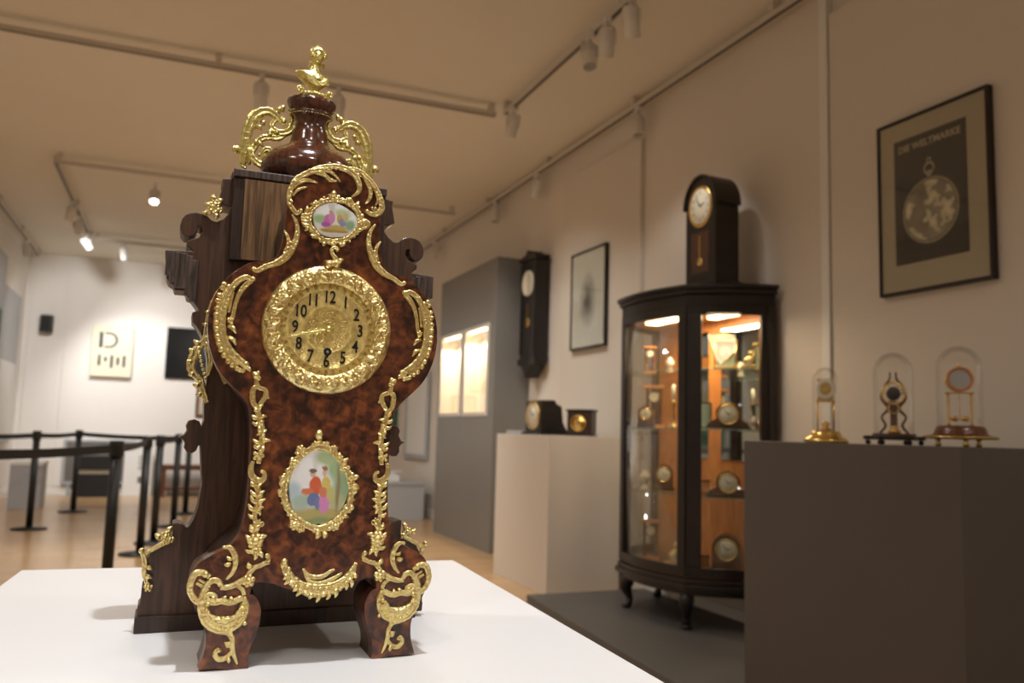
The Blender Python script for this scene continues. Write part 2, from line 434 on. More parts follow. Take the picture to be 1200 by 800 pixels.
spot((-1.12, 11.45, ZT-.002), (-.9, 14.8, 1.9), 'lit spotlight on the left running track above the speaker', power=190, cone=75, color=NEU)
spot((-.66, 12.93, ZT-.002), (-.2, 14.9, .8), 'lit spotlight on the furthest track above the cream poster', power=140, cone=85, color=NEU)
spot((-1.13, 10.7, ZT-.002), (-2.0, 12.6, 1.5), 'unlit looking box of a spotlight at the near part of the left running track', lit=False, power=60, cone=80, color=NEU)
spot((-1.10, 12.45, ZT-.002), (.4, 14.9, 1.5), 'spotlight at the far end of the left running track, turned away', lit=False, power=110, cone=80, color=NEU)
spot((.50, 6.1, ZT-.002), (.8, 9, 0), 'spotlight half hidden behind the left gilt handle of the clock', lit=False)
spot((1.05, 6.1, ZT-.002), (1.6, 9, 0), 'spotlight just right of the gilt bust on the clock', lit=False, power=150, cone=100, color=(1,.95,.88))
spot((2.36, 5.85, ZT-.002), (2.2, 8, 0), 'single small spotlight at the far end of the near right ceiling track', lit=False, power=45, cone=90, color=WRM)
spot((2.34, 4.02, ZT-.002), (3.3, 5.2, 1.4), 'largest spotlight of the near ceiling cluster, topmost', lit=False, power=30, cone=70, color=WRM)
spot((2.335, 4.30, ZT-.002), (2.95, 5.9, .9), 'middle spotlight of the near ceiling cluster with a glinting lens', lit=False, power=55, cone=42, color=WRM)
spot((2.33, 4.52, ZT-.002), (2.0, 3.4, 0), 'leftmost spotlight of the near ceiling cluster', lit=False)
spot((3.22, 5.42, ZT-.002), (3.0, 4.6, 0), 'spotlight on the right wall track above the near wall board', lit=False)
spot((3.22, 8.40, ZT-.002), (2.8, 8.0, 0), 'spotlight on the right wall track above the tall grey box', lit=False)
spot((3.22, 7.3, ZT-.002), (3.2, 8.4, 1.3), 'small spotlight on the right wall track above the framed etching', lit=False)
spot((3.22, 10.6, ZT-.002), (2.2, 12, 0), 'furthest spotlight on the right wall track', lit=False)
spot((-1.94, 13.4, ZT-.002), (-1.5, 14.6, 0), 'dark ended spotlight on the left wall track close to the corner', lit=False)

# ================================================================== the plinth the clock stands on
ZP = .88
pr = math.radians(-3.4)
pl = empty('display_plinth', (.150, 1.15, 0), 'wide low white plinth under the burl and gilt clock', 'plinth', rz=pr)
MB().box((-.403, -.62, .02), (.403, .595, ZP)).build('plinth_body', M['plinth'], pl, local=True, bevel=.0025)
MB().box((-.37, -.585, 0), (.37, .56, .02)).build('recessed_base', M['greyped'], pl, local=True)

# ================================================================== the burl clock
YC = 1.01; CXK = .1768
clk = empty('mantel_clock', (CXK, 1.15, ZP), 'large burl walnut mantel clock with gilt bronze mounts and a gilt bust, on white plinth', 'clock')
def F(px, py, y=YC): p = at(px, py, 'y', y); return (p.x, p.z)
def F3(px, py, y): p = at(px, py, 'y', y); return (p.x, y, p.z)
def half(pxs, y, cx, zshift=0):
    """trace of the left outline, completed by its mirror image"""
    L = [F(a, b, y) for a, b in pxs]
    L = [(min(x, cx), z) for x, z in L]
    return L + [(2 * cx - x, z) for x, z in L[::-1] if abs(x - cx) > 1e-4]
def smooth2(pts, n=4):
    v = catmull([(p[0], 0, p[1]) for p in pts], n); return [(q.x, q.z) for q in v]
left_a = [(383,196),(372,197),(358,202),(347,212),(340,225),(337,240),(335,258),(333,277),(326,298),(314,306),(296,307),(285,312),(274,319),(262,330),(252,345),(246,362),(243.5,382),(245,402),(250,420),(258,436),(269,449),(281,461),(291,474),(294,490),(294,520),(293,548),(291,575),(288,600),(284,617),(278,630),(266,642),(247,651),(232,661),(225,674),(222,690),(225,704),(231,717),(237,730),(241,743),(240,760),(236,774),(232,784.5)]
left_b = [(291,783),(290,775),(292,762),(299,746),(304,731),(306,716),(304,706),(299,698),(293,696)]
left_c = [(294,690),(298,684),(306,682),(320,684),(335,689),(352,694),(373,697)]
def sm(pxs, n=4):
    v = catmull([(a, 0, b) for a, b in pxs], n); return [(q.x, q.z) for q in v]
outline = half(sm(left_a) + sm(left_b) + sm(left_c), YC, CXK)
# mirrored half list runs back up the other side: close it
MB().prism(outline, YC, YC + .022).build('front_board', M['burl'], clk, bevel=.0018)
# thick feet behind the front board
fl = half(sm([(247,655),(232,664),(225,676),(223,690),(226,704),(232,717),(238,730),(242,743),(241,760),(237,774),(233,784)]) + sm(left_b) + [(300,690),(300,660)], YC, CXK)
nh = len(fl) // 2
for side in (fl[:nh], fl[nh:]):
    MB().prism(side, YC + .0225, YC + .065).build('foot', M['walnut'], clk, bevel=.002)
# inner case between the front board and the scroll board
ins = half([(383,204),(362,210),(350,222),(346,240),(344,270),(338,300),(318,316),(295,322),(278,335),(266,352),(260,382),(264,412),(280,440),(300,468),(306,490),(306,560),(300,605),(290,635),(262,660),(245,680),(262,694),(300,680)], YC, CXK)
MB().prism(ins, YC + .0225, 1.2145).build('inner_case', M['dark'], clk, bevel=.002)

# the wide scroll sawn board behind
YB0, YB1 = 1.215, 1.262
sb = [(286,201),(272,201),(272,205)]
sb += [(271,209),(261,209),(262,216),(258,228),(256,236),(262,240),(271,242)]
sb += [(268,250),(262,256),(254,260),(248,258),(243,253),(237,250),(231,248.5),(224.6,249),(218,251),(213.5,256),(211,264),(212,271),(216,276),(222,277.5),(228,275),(231,270),(231.5,264.5),(236,266),(237,272),(233,278),(226,280),(219,282),(218.5,287),(223,291),(226,294)]
sb += [(193.5,292.8),(194.5,305),(195,324.5),(197.5,330),(203,333.5),(204.5,340),(217.5,341),(219,348),(224,350),(229,357),(233,363),(225,366),(225.5,377),(231,383),(235,390),(240,402),(243,420),(243,440),(240,458),(239,475),(239,492)]
sb += [(236,500),(234,493.5),(228,491),(221.5,492.5),(218.5,498),(219.5,504),(216,509),(209,511.5),(214.5,515),(217,519),(216,525),(219.5,530.5),(225,531),(230,528),(232,522.5),(235,521)]
sb += [(236,550),(236.5,567),(232,594),(227,608),(222,616),(218,618),(213.5,614),(208,612.5),(202.5,613),(202,635),(195,636),(187,639),(178,646),(172,656),(170,666),(173,674),(172,683),(166,688),(165,700),(163.5,708),(161,711),(160,722),(159,724),(159,734.5),(172,734.5)]
sbo = half(sb, YB0, .1775)
sbo = [(x, max(z, ZP)) for x, z in sbo]
# flat bottom with a shallow opening between the two base blocks
i0 = len(sbo) // 2
MB().prism(sbo, YB0, YB1).build('scroll_board', M['walnut'], clk, bevel=.0012)
# base plinth moulding along the foot of the scroll board
zb = F(159, 722, YB0)[1]
MB().box((F(159,730,YB0)[0]-.002, YB0-.006, ZP), (.3575, YB1+.004, zb)).build('base_moulding', M['dark'], clk, bevel=.0015)
# stepped cornice returns under the scrolls: five short upright fillets
for (a, b, y0, y1) in ((195,199,294,323),(200,203.5,294,331),(206,210,296,338),(211,217,297,338.5),(219,223,300,347),(225,229,305,354)):
    x0, zt = F(a, y0, YB0); x1, zb_ = F(b, y1, YB0); fi = MB().box((x0, YB0-.006, zb_), (x1, YB0-.0003, zt))
    fi.build('cornice_fillet', M['cornice'], clk, bevel=.0008); fi.mirrored(.1775).build('cornice_fillet', M['cornice'], clk, bevel=.0008)
# rear movement case
rc = half([(286,200),(286,300),(262,330),(252,380),(262,430),(290,480),(292,560),(280,640),(240,690),(240,712)], YB0, .1775)
MB().prism(rc, YB1 + .0005, 1.345).build('rear_case', M['dark'], clk, bevel=.002)

# top box with its oak panel and ridged cornice
xl = F(273, 215, 1.2)[0]; xr = 2 * .1768 - xl; zt = F(273, 197, 1.2)[1]; zc = F(273, 206.5, 1.2)[1]; z0 = F(284, 305, 1.2)[1]
MB().box((xl+.0015, 1.2, z0), (xr-.0015, 1.2145, zc)).build('top_box', M['dark'], clk, bevel=.001)
MB().box((xl, 1.196, zc), (xr, 1.34, zt)).build('top_cornice', M['cornice'], clk, bevel=.0015)
op = MB(); xo = F(285, 250, 1.197)[0]; op.box((xo, 1.1965, z0+.001), (2*.1768-xo, 1.1998, zc-.002)); op.build('oak_panel', M['oak'], clk)

# turned urn under the bust
YU = 1.252; XU = .1768
def UZ(py): return at(363, py, 'y', YU).z
pxm = 1 / 782.0
prof = [(20,156),(18,151),(17.2,146),(18,143),(20,139),(23.5,136),(25,134.5),(23.5,132.5),(25.5,130),(27.5,126.5),(28.5,122.5),(28,119.5),(25,117.5),(19,117),(0,116.5)]
zt = F(273, 197, 1.2)[1]
zw = UZ(187) - zt
low = [(43*pxm, zt+.001), (43.5*pxm, zt+.007), (47*pxm, zt+.011), (52.5*pxm, zt+.017), (54.5*pxm, zt+.0255), (53*pxm, zt+.035), (47.5*pxm, zt+.045), (39*pxm, zt+.0535), (30*pxm, zt+.0600), (23.5*pxm, zt+.0655)]
pr2 = catmull([(r, 0, z) for r, z in low] + [(r*pxm, 0, UZ(y)) for r, y in prof[:-1]], 3)
TU = Matrix.Translation((0, YU, 0)) @ Matrix.Diagonal((1, .70, 1, 1)) @ Matrix.Translation((0, -YU, 0))
MB().lathe([(0.0, zt+.0005), (43*pxm, zt+.0005)] + [(v.x, v.z) for v in pr2] + [(0, UZ(prof[-1][1]))], (XU, YU, 0), 56, T=TU).build('turned_urn', M['turned'], clk)
def beads(n, r, z, s, name):
    m = MB()
    for i in range(n):
        a = 2 * PI * i / n; m.ball((XU + r * math.cos(a), YU + .70 * r * math.sin(a), z), s, 6, 4)
    m.build(name, M['gilt_bright'], clk, kind='stuff')
beads(64, 44.5*pxm, zt + .0040, .0017, 'lower_bead_ring')
beads(46, 24.6*pxm, UZ(137.0), .0011, 'middle_bead_ring')
beads(40, 22*pxm, UZ(116.6), .0012, 'upper_bead_ring')

# gilt bust
bz = UZ(117); S = pxm
bm_ = MB()
bm_.lathe([(0,0),(10*S,0),(11*S,2*S),(8*S,4*S),(5*S,6*S),(4*S,9*S),(5*S,12*S)], (XU, YU, bz), 24)
def bp(dx, dz, dy=0): return (XU + dx * S, YU + dy * S, bz + dz * S)
R = lambda a, ax: Matrix.Rotation(math.radians(a), 4, ax)
# torso as one lofted body: (height, half width, half depth, side shift)
secs = [(9,4,4,1),(13,6,5,1),(17,10,7,1),(21,15,9,.5),(24.5,19.5,10,0),(28,21.5,9.5,-.5),(31,19.5,8,-.5),(33.5,12,6.5,0),(36,6.5,5.5,.8),(40,5,5,1.6),(44,4.8,5,2.4),(47,5.5,6,3)]
vs = []; fs = []; K = 28
for (h, w_, d_w, sh_) in secs:
    for j_ in range(K):
        t = 2*PI*j_/K; c_, s_ = math.cos(t), math.sin(t)
        q_ = bp(sh_ + w_*c_, h - .12*w_*c_*(1 if h < 34 else 0), d_w*s_ - (1.5*math.exp(-((abs(w_*c_)-6)/4)**2) if 18 < h < 28 and s_ < 0 else 0)); vs.append(q_)
for i_ in range(len(secs)-1):
    for j_ in range(K): fs.append((i_*K+j_, i_*K+(j_+1) % K, (i_+1)*K+(j_+1) % K, (i_+1)*K+j_))
fs += [tuple(range(K))[::-1], tuple((len(secs)-1)*K+j_ for j_ in range(K))]
bm_.add(vs, fs, True)
# head: skull, face, jaw
bm_.ball(bp(4, 54.5, 1), (7.6*S, 8.6*S, 8.2*S), 24, 16)
bm_.ball(bp(3.4, 50.5, -2.5), (5.8*S, 6.2*S, 8.0*S), 20, 14, R(6,'Y'))
bm_.ball(bp(2.8, 44.8, -5.5), (2.8*S, 2.8*S, 2.2*S))
bm_.tube([bp(3.4, 54, -8.2), bp(3.1, 51, -10.2), bp(3.0, 49.6, -9.2)], [.9*S, 1.3*S, 1.2*S], 8)
for x_ in (.6, 6): bm_.tube([bp(x_-1.5, 54.6, -7.6), bp(x_, 55.3, -8.6), bp(x_+1.6, 54.6, -7.6)], [.6*S, .9*S, .6*S], 6); bm_.ball(bp(x_, 52.8, -7.6), (1.3*S, .9*S, .8*S), 8, 6)
bm_.tube([bp(1.2, 47.3, -7.9), bp(3, 47.6, -8.9), bp(4.9, 47.3, -7.9)], [.5*S, .9*S, .5*S], 6)
# swept up hair: locks running back and up into a topknot
for k in range(11):
    a = math.radians(-100 + k * 20); x0, z0_ = 4 + 8.0*math.sin(a), 55 + 7.5*math.cos(a)
    bm_.tube([bp(x0*.9+.4, z0_-2.5, -6.5), bp(x0+.2*math.sin(a), z0_+1.2, -3), bp(4+7.6*math.sin(a), 55+8.3*math.cos(a), 3), bp(4+3*math.sin(a), 58+4*math.cos(a), 8)], [1.5*S, 2.3*S, 2.2*S, 1.6*S], 8)
for (a, b, c, r) in ((3,65,-1,3.0),(6,66,1,2.8),(1,64,2,2.6),(4.5,67.5,0,2.0),(8,63.5,1,2.6),(-4,47,2,2.3),(11.5,46,2,2.3),(-4.5,44,3,1.8),(12,43,3,1.8),(4,49,8,6),(4,45,8,4.5)): bm_.ball(bp(a, b, c), r * S, 10, 8)
# drapery: a sash over one shoulder and folds under the bust
for k in range(4): bm_.tube([bp(-17+k*1.2, 31-k*2.0, -5), bp(-10+k*.5, 28-k*2.2, -9.8), bp(-2, 22-k*2.0, -10.2), bp(7, 18.5-k*1.2, -8.6)], [.9*S, 1.4*S, 1.3*S, .7*S], 8)
for k in range(3): bm_.tube([bp(19, 26-k*2.5, -4), bp(12, 22-k*2.2, -8.6), bp(4, 18.5-k*1.6, -8.8)], [.9*S, 1.3*S, .7*S], 8)
bm_.build('gilt_bust', M['gilt_bright'], clk, remesh=.0007)
def spiral(mb, c, r, turns, a0, rad, y=None, sgn=1, n=22, flat=.8, rad1=None):
    P = []
    for i in range(n + 1):
        t = i / n; a = a0 + sgn * turns * 2 * PI * t; q = r * (1 - .80 * t)
        P.append((c[0] + q * math.cos(a), c[1] - .002 * t, c[2] + q * math.sin(a)))
    mb.tube(P, [rad, rad * .85, (rad1 or rad * .6)], 8, flat, 1, spline=False)
    mb.ball(P[-1], rad * 1.15, 8, 6)
sw = MB()
spiral(sw, bp(-17, 5, -15), 5*S, 1.3, -1.6, 1.5*S); spiral(sw, bp(18, 3, -15), 5*S, 1.3, -1.5, 1.5*S, sgn=-1)
for k in range(7): sw.ball(bp(-10+k*3.2, 2, -19+abs(k-3)), (2.2*S, 1.5*S, 2.4*S), 8, 6)
sw.build('bust_collar_scrolls', M['gilt_bright'], clk)

# ---------------------------------------------------------------- gilt mounts
class Mt(MB):
    """a cast mount drawn on an upright plane: strokes, leaves, curls and bosses"""
    def __init__(s, y, k=1.42): super().__init__(); s.y = y; s.k = k
    def p(s, px, py, dy=0.): a = at(px, py, 'y', s.y); return Vector((a.x, s.y - dy, a.z))
    def stroke(s, pxs, rad, flat=.75, lift=.0, sides=9, n=5, ripple=0., closed=False):
        rr = [r * .00100 * s.k for r in rad] if isinstance(rad, (list, tuple)) else rad * .001
        s.tube([s.p(a, b, lift) for a, b in pxs], rr, 16 if sides > 8 else sides, flat, n, closed=closed, ripple=ripple or .05, groove=.55 if sides > 8 else 0); return s
    def leaf(s, px, py, ang, ln, w, lift=.0015, bend=.35):
        """a small curved pointed leaf; ang in image degrees, 0 = right, 90 = down"""
        a = math.radians(ang); k = len(s.v)
        P = [(px, py), (px + ln*.5*math.cos(a-bend*.5), py + ln*.5*math.sin(a-bend*.5)), (px + ln*math.cos(a+bend*.4), py + ln*math.sin(a+bend*.4))]
        s.tube([s.p(P[0][0], P[0][1], 0), s.p(P[1][0], P[1][1], lift*1.6), s.p(P[2][0], P[2][1], lift*.7)], [w*.0009, w*.00135, w*.0004], 7, .7, 4)
        return s
    def boss(s, px, py, r, lift=.001): s.ball(s.p(px, py, lift), (r*.0012, r*.001, r*.0012), 10, 7); return s
    def curl(s, px, py, r, turns=1.4, a0=0., rad=1.2, sgn=1):
        spiral(s, s.p(px, py, .001), r*.001, turns, a0, rad*.001, sgn=sgn); return s
    def flower(s, px, py, r, n=6, lift=.0015):
        s.boss(px, py, r*.42, lift+.001)
        c = s.p(px, py, lift)
        for i in range(n):
            a = 2*PI*i/n+.3; s.ball((c.x+r*.00062*math.cos(a), c.y, c.z+r*.00062*math.sin(a)), (r*.00042, r*.0004, r*.00042), 8, 6)
        return s
YM = YC - .0012
def pair(mt, name, mate='gilt', cx=CXK, remesh=0, bevel=0):
    a = mt.build(name, M[mate], clk, remesh=remesh); b = mt.mirrored(cx).build(name, M[mate], clk, remesh=remesh); return a, b

# top C-scroll crest (asymmetric rococo branch)
c = Mt(YM)
c.stroke([(353,246),(348,250),(343,245),(339,236),(340,224),(346,212),(356,205),(370,200),(384,200),(392,205),(399,213)], [1.6,1.9,2.0,2.1,2.2,2.4,2.7,2.6,2.0,1.2,.6])
c.stroke([(358,203),(372,197),(390,195),(405,198),(416,206),(421,217),(420,225),(412,231)], [1.2,2,2.4,2.8,2.9,2.6,2.0,.8])
c.stroke([(404,196),(420,200),(432,210),(440,221),(446,234),(447,245),(441,251),(433,250),(429,247)], [1.2,2,2.5,2.5,2.8,3.0,2.6,2.0,1.2])
c.stroke([(424,203),(430,214),(434,224),(433,233),(428,239)], [1.0,1.7,2.1,1.7,.5])
c.stroke([(434,214),(440,224),(443,234),(440,241)], [.8,1.4,1.6,.5])
c.stroke([(344,220),(350,214),(360,211),(372,214)], [.9,1.9,1.8,.5]); c.stroke([(343,229),(350,222),(360,219)], [.8,1.4,.4])
c.stroke([(370,203),(380,205),(387,211),(395,212)], [1.2,1.9,1.8,.5])
c.boss(352,247,2.4).boss(341,226,1.9).boss(341,236,1.9).boss(346,213,2.0).boss(430,248,2.6).curl(439,245,3.4,1.2,2.5,1.1)
for i in range(8): c.boss(362+i*5.2, 199.5-1.3*math.sin(i*.45), 1.15, .0024)
c.build('crest_mount', M['gilt'], clk)

# shoulder crescents
c = Mt(YM)
c.stroke([(342,251),(347,260),(348.5,272),(345,286),(336,299),(324,308),(312,312),(301,317),(296,313)], [.7,1.8,2.3,2.8,3.0,2.7,2.3,2.1,1.5])
c.stroke([(333,270),(337,277),(338,286),(334,294)], [.5,1.5,1.8,1.2]); c.stroke([(346,292),(337,303),(326,311)], [.6,1.2,.6])
c.boss(340,285,2,.002).boss(337,291,1.8,.002).boss(333,297,1.6,.002).boss(297,315,1.9)
pair(c, 'shoulder_mount')

# scalloped side mounts on the bulge
c = Mt(YM)
c.stroke([(295,328),(288,325),(278,330),(270,340),(265,353),(261,368),(260,384),(263,399),(270,412),(279,421),(288,428)], [2.2,2.4,2.6,2.5,2.6,2.9,3.2,3.3,3.4,3.2,2.6], lift=.001)
c.stroke([(295,329),(288,334),(281,343),(276,356),(273,370),(270,378)], [2.0,2.4,2.0,1.8,1.8,1.6])
c.stroke([(274,342),(271,352),(268,366)], [.7,1.2,1.2])
c.stroke([(270,334),(261,350),(257,368),(256.5,385),(260,402),(268,417),(279,428)], [2,3.4,4.2,4.6,4.4,3.6,2.4], .32, 0, 8)
for i in range(17):
    t = i / 16; a = catmull([(262,333,0),(256,348,0),(253,366,0),(253,385,0),(256,403,0),(264,420,0),(276,431,0),(284,434,0)], 8)
    q = a[int(t * (len(a) - 1))]; c.boss(q.x+.6, q.y, 3.0 - .8*abs(t-.5), .0006)
c.leaf(267,382,35,13,2.2).leaf(267,395,38,14,2.2).leaf(268,376,62,10,1.8).flower(270,375,4.0,5).boss(288,427,3.4).boss(296,327,2.6)
for i in range(5): c.leaf(281+i*2.2, 424+i*1.3, 60, 7, 1.5)
pair(c, 'bulge_mount')
c = Mt(YC + .010)
c.stroke([(263,331),(252,345),(246.5,362),(244,382),(246,402),(251,420),(259,436),(270,449)], .9, 1, sides=6)
pair(c, 'edge_strip')

# pendant strips with grapes and leaves
c = Mt(YM, 1.7)
c.boss(300,440,3.6,.003).boss(298,438,2.2,.004).boss(302,437,2.1,.004).boss(303,443,2.4,.003)
c.stroke([(300,444),(301,450),(304,454),(311,457),(313,464),(315,467)], [1.2,1.8,1.7,1.6,1.2,.6])
c.stroke([(303,452),(297,456),(296,464),(297,472),(301,478),(302,486)], [1.5,2.0,2.1,1.9,1.6,1.6]); c.stroke([(311,456),(311,464),(306,472),(302,477)], [1.4,1.8,1.6,1.2])
c.stroke([(302,478),(304,490),(307,502),(307,516),(305,530),(303,543)], [1.9,2.2,2.2,2.1,2.0,1.6])
for (x, y, a, l, w) in ((302,483,238,7,2),(303,481,-62,9,2),(303,490,198,9,2.2),(304,490,-22,9,2.0),(305,497,188,10,2),(306,499,-72,8,2),(307,508,243,11,2),(308,512,-72,10,2),(306,519,198,11,2),(307,518,-17,10,2),(306,503,120,9,1.8),(306,512,60,9,1.6)): c.leaf(x, y, a, l, w)
for i in range(17): c.boss(304+rnd.uniform(-6,6), 531+rnd.uniform(-9,8)*(1), 1.7+rnd.random()*.5, .0025)
c.stroke([(297,540),(294,549),(296,558),(303,563),(309,561),(310,555),(307,551)], [1.1,1.9,2.2,2.3,1.9,1.5,.9]); c.boss(307,552,1.8)
c.stroke([(296,566),(302,573),(303,583),(301,594),(298,604),(300,611),(305,613)], [1.2,2.0,2.1,2.0,1.9,1.7,1.2])
for (x, y, a, l, w) in ((299,570,228,8,2),(302,574,-67,9,1.8),(303,581,208,12,2),(303,583,-57,11,2.1),(302,590,223,13,2),(302,592,-47,12,2.2),(300,598,213,12,2.1),(300,600,-42,11,2),(299,606,198,9,2),(302,577,40,8,1.7),(301,588,45,9,1.8),(300,596,50,9,1.8)): c.leaf(x, y, a, l, w)
c.curl(306,613,4.4,1.25,1.8,1.2)
c.stroke([(299,611),(299,620),(299,630)], [1.6,2.2,1.8]); c.flower(299,634,9.5,7).flower(300,645,6.5,6)
for (x, y, a, l, w) in ((298,624,238,11,2.3),(300,624,-67,12,2.3),(296,632,208,10,2.4),(303,632,-32,11,2.4),(297,645,178,10,2.1),(302,646,45,9,2.1),(299,648,95,8,2)): c.leaf(x, y, a, l, w)
pair(c, 'pendant_mount')

# apron mount
c = Mt(YM)
c.stroke([(332,659),(336,670),(343,680),(353,687),(366,690),(380,690),(394,686),(406,679),(413,670),(417,659)], [2.6,3.4,4.0,4.4,4.6,4.6,4.3,3.8,2.8,1.2], .5, ripple=.08)
c.stroke([(334,664),(340,677),(352,687),(366,692),(382,691),(396,686),(408,676),(415,664)], [2,4,5,5.6,5.6,5,4,2], .3, 0, 8)
c.stroke([(355,666),(360,673),(368,676),(378,675),(386,670),(392,667)], [.8,1.7,2.0,1.9,1.5,.8]); c.stroke([(356,667),(362,680),(374,683),(388,679),(401,671)], [.9,1.8,2.0,1.9,1.0])
c.boss(333,658,3.3).boss(338,666,2.2,.003)
for i in range(15):
    t = i / 14; a = catmull([(336,675,0),(344,686,0),(356,694,0),(372,698,0),(388,694,0),(402,687,0),(414,676,0)], 8); q = a[int(t*(len(a)-1))]
    c.leaf(q.x, q.y-4, 90 + (q.x-374)*-.6, 9 + 3*math.sin(i*2.1), 2.3)
for i in range(9): c.boss(344+i*7.6, 682+7*math.sin(PI*i/8), 1.7, .003)
c.stroke([(384,690),(386,698),(382,702)], [1.3,1.5,.8])
c.build('apron_mount', M['gilt'], clk)

# foot mounts
c = Mt(YM)
c.stroke([(263,641),(270,642),(275,650),(276,660),(272,671),(265,679)], [1.0,2.1,2.4,2.3,1.8,.8]); c.leaf(270,660,170,8,2.2).leaf(272,655,200,7,1.8).boss(263,641,1.9)
c.stroke([(314,650),(314,657),(306,662),(298,665),(292,672),(289,678)], [1.5,1.9,1.9,2.0,2.2,2.4]); c.boss(313,651,2.4).boss(314,659,2.0)
c.leaf(293,666,-110,8,2).leaf(296,665,-140,8,2).flower(291,680,7.5,6)
c.stroke([(246,676),(238,671),(229,672),(224,681),(223,692),(228,702),(236,707),(243,704)], [1.9,2.5,2.7,2.6,2.5,2.4,2.2,1.4]); c.boss(241,673,3.1)
c.stroke([(230,683),(237,687),(244,692)], [1.0,1.3,1.2]); c.stroke([(233,679),(240,683),(246,688)], [.9,1.1,1.0])
c.stroke([(259,686),(256,681),(249,680),(242,686),(238,695),(236,707),(238,720),(244,730),(254,736),(266,736),(277,731),(285,721),(288,710),(286,702),(279,700)], [2.0,2.3,2.4,2.5,2.6,3.0,3.4,3.7,3.9,3.8,3.6,3.2,2.7,2.2,1.4])
c.stroke([(240,700),(245,696),(252,698),(252,704),(246,706)], [1.7,1.9,1.8,1.5,1.0]); c.boss(250,701,2.6)
c.stroke([(258,688),(266,688),(275,685),(282,681),(288,678)], [2.0,2.2,2.4,2.5,2.3]); c.stroke([(276,685),(284,690),(286,697)], [1.6,1.9,1.6])
c.stroke([(241,702),(250,706),(260,704),(270,706),(280,702),(285,700)], [2.6,2.4,2.6,2.4,2.6,2.4]); c.leaf(262,704,-70,7,2.2).leaf(272,704,-110,6,2.2)
for i in range(12):
    a = math.radians(200 - i * 19); c.boss(263+21*math.cos(a), 715+21.5*math.sin(a), 2.2, .0022)
for i in range(7): c.boss(287+1.5*math.sin(i), 700+i*5, 2.0, .0015)
c.stroke([(238,708),(240,720),(248,729),(262,731),(277,727),(285,716),(286,706)], [3,4.6,6.0,6.6,6.0,4.6,3], .35, 0, 8)
c.stroke([(242,716),(250,725),(262,728),(275,723),(282,712)], [1.5,2.6,3.2,2.8,1.6], lift=.0035, ripple=.22)
c.stroke([(256,742),(262,741),(268,742),(272,748),(272,757),(274,767),(278,778)], [.8,1.7,2.0,2.2,2.1,1.8,.6])
c.stroke([(272,762),(265,770),(257,772),(252,767),(254,761),(258,762)], [1.4,2.0,2.3,2.2,1.6,1.2]); c.boss(257,762,2.0).leaf(266,770,70,7,1.8).leaf(271,752,170,8,1.8).leaf(270,757,200,7,1.5).boss(270,742,2.2)
pair(c, 'foot_mount')

# oval porcelain plaques and their frames
def closed_frame(name, cx, cy, pts, rad, bumps, extra, inner_r):
    c = Mt(YM)
    c.stroke(pts, rad, .8, .0005, 10, 5, closed=True, ripple=.10)
    q = catmull([(a, b, 0) for a, b in pts], 8, True)
    for i in range(bumps):
        p = q[int(i / bumps * len(q))]; dx, dy = p.x - cx, p.y - cy; l = math.hypot(dx, dy) or 1
        k = 3.1 + 1.2 * math.sin(i * 2.4)
        c.boss(p.x + dx/l*k, p.y + dy/l*k, 1.9 + .5*math.sin(i*1.7), .0006)
        c.boss(p.x - dx/l*1.6, p.y - dy/l*1.6, 1.1, .0028)
        if i % 3 == 0: c.leaf(p.x + dx/l*2, p.y + dy/l*2, math.degrees(math.atan2(dy, dx)) + 60*(1 if i % 2 else -1), 8, 2.0, .002)
        if i % 7 == 3: c.curl(p.x + dx/l*1, p.y + dy/l*1, 3.4, 1.2, i, 1.1, 1 if i % 2 else -1)
    extra(c)
    return c.build(name, M['gilt'], clk)
def plaque(name, cx, cy, rx, ry, colf, y=None):
    y = YC - .0035
    n, m = 34, 72; c0 = at(cx, cy, 'y', YC); sc = 1 / 985.0
    mb = MB(); vs = [(c0.x, y - .0018, c0.z)]; uv = [(0, 0)]; fs = []
    for i in range(1, n + 1):
        r = i / n
        for j in range(m):
            a = 2 * PI * j / m; wob = 1 + .03 * math.cos(3 * a) + .02 * math.sin(5 * a)
            u, v = r * math.cos(a), r * math.sin(a)
            vs.append((c0.x + u * rx * sc * wob, y - .0018 * (1 - r * r) + (.0035 if i == n else 0), c0.z + v * ry * sc * wob)); uv.append((u, v))
    for j in range(m): fs.append((0, 1 + (j + 1) % m, 1 + j))
    for i in range(n - 1):
        for j in range(m):
            a, b = 1 + i*m + j, 1 + i*m + (j+1) % m; fs.append((a, b, b + m, a + m))
    mb.add(vs, fs, True); painted(mb, uv, colf)
    return mb.build(name, M['porcelain'], clk)
def upper_extra(c):
    c.leaf(391,232,-90,8,3,.003).boss(391,234,3.2).boss(391,285,3.4)
    for k in range(4): c.leaf(364, 250+k*5, 180+(-14+k*10), 12, 2.6)
    c.stroke([(416,258),(424,259),(430,262),(427,266),(418,264)], [1.8,2.8,3.4,2.6,1.2])
closed_frame('upper_plaque_frame', 391, 258, [(391,235),(403,236),(414,242),(420,251),(421,262),(415,273),(404,281),(391,283),(378,281),(369,273),(362,262),(363,250),(370,241),(380,236)], [2.4]*3, 34, upper_extra, 1)
def base1(u, v): return mixc((.90, .90, .86), (.86, .91, .92), v)
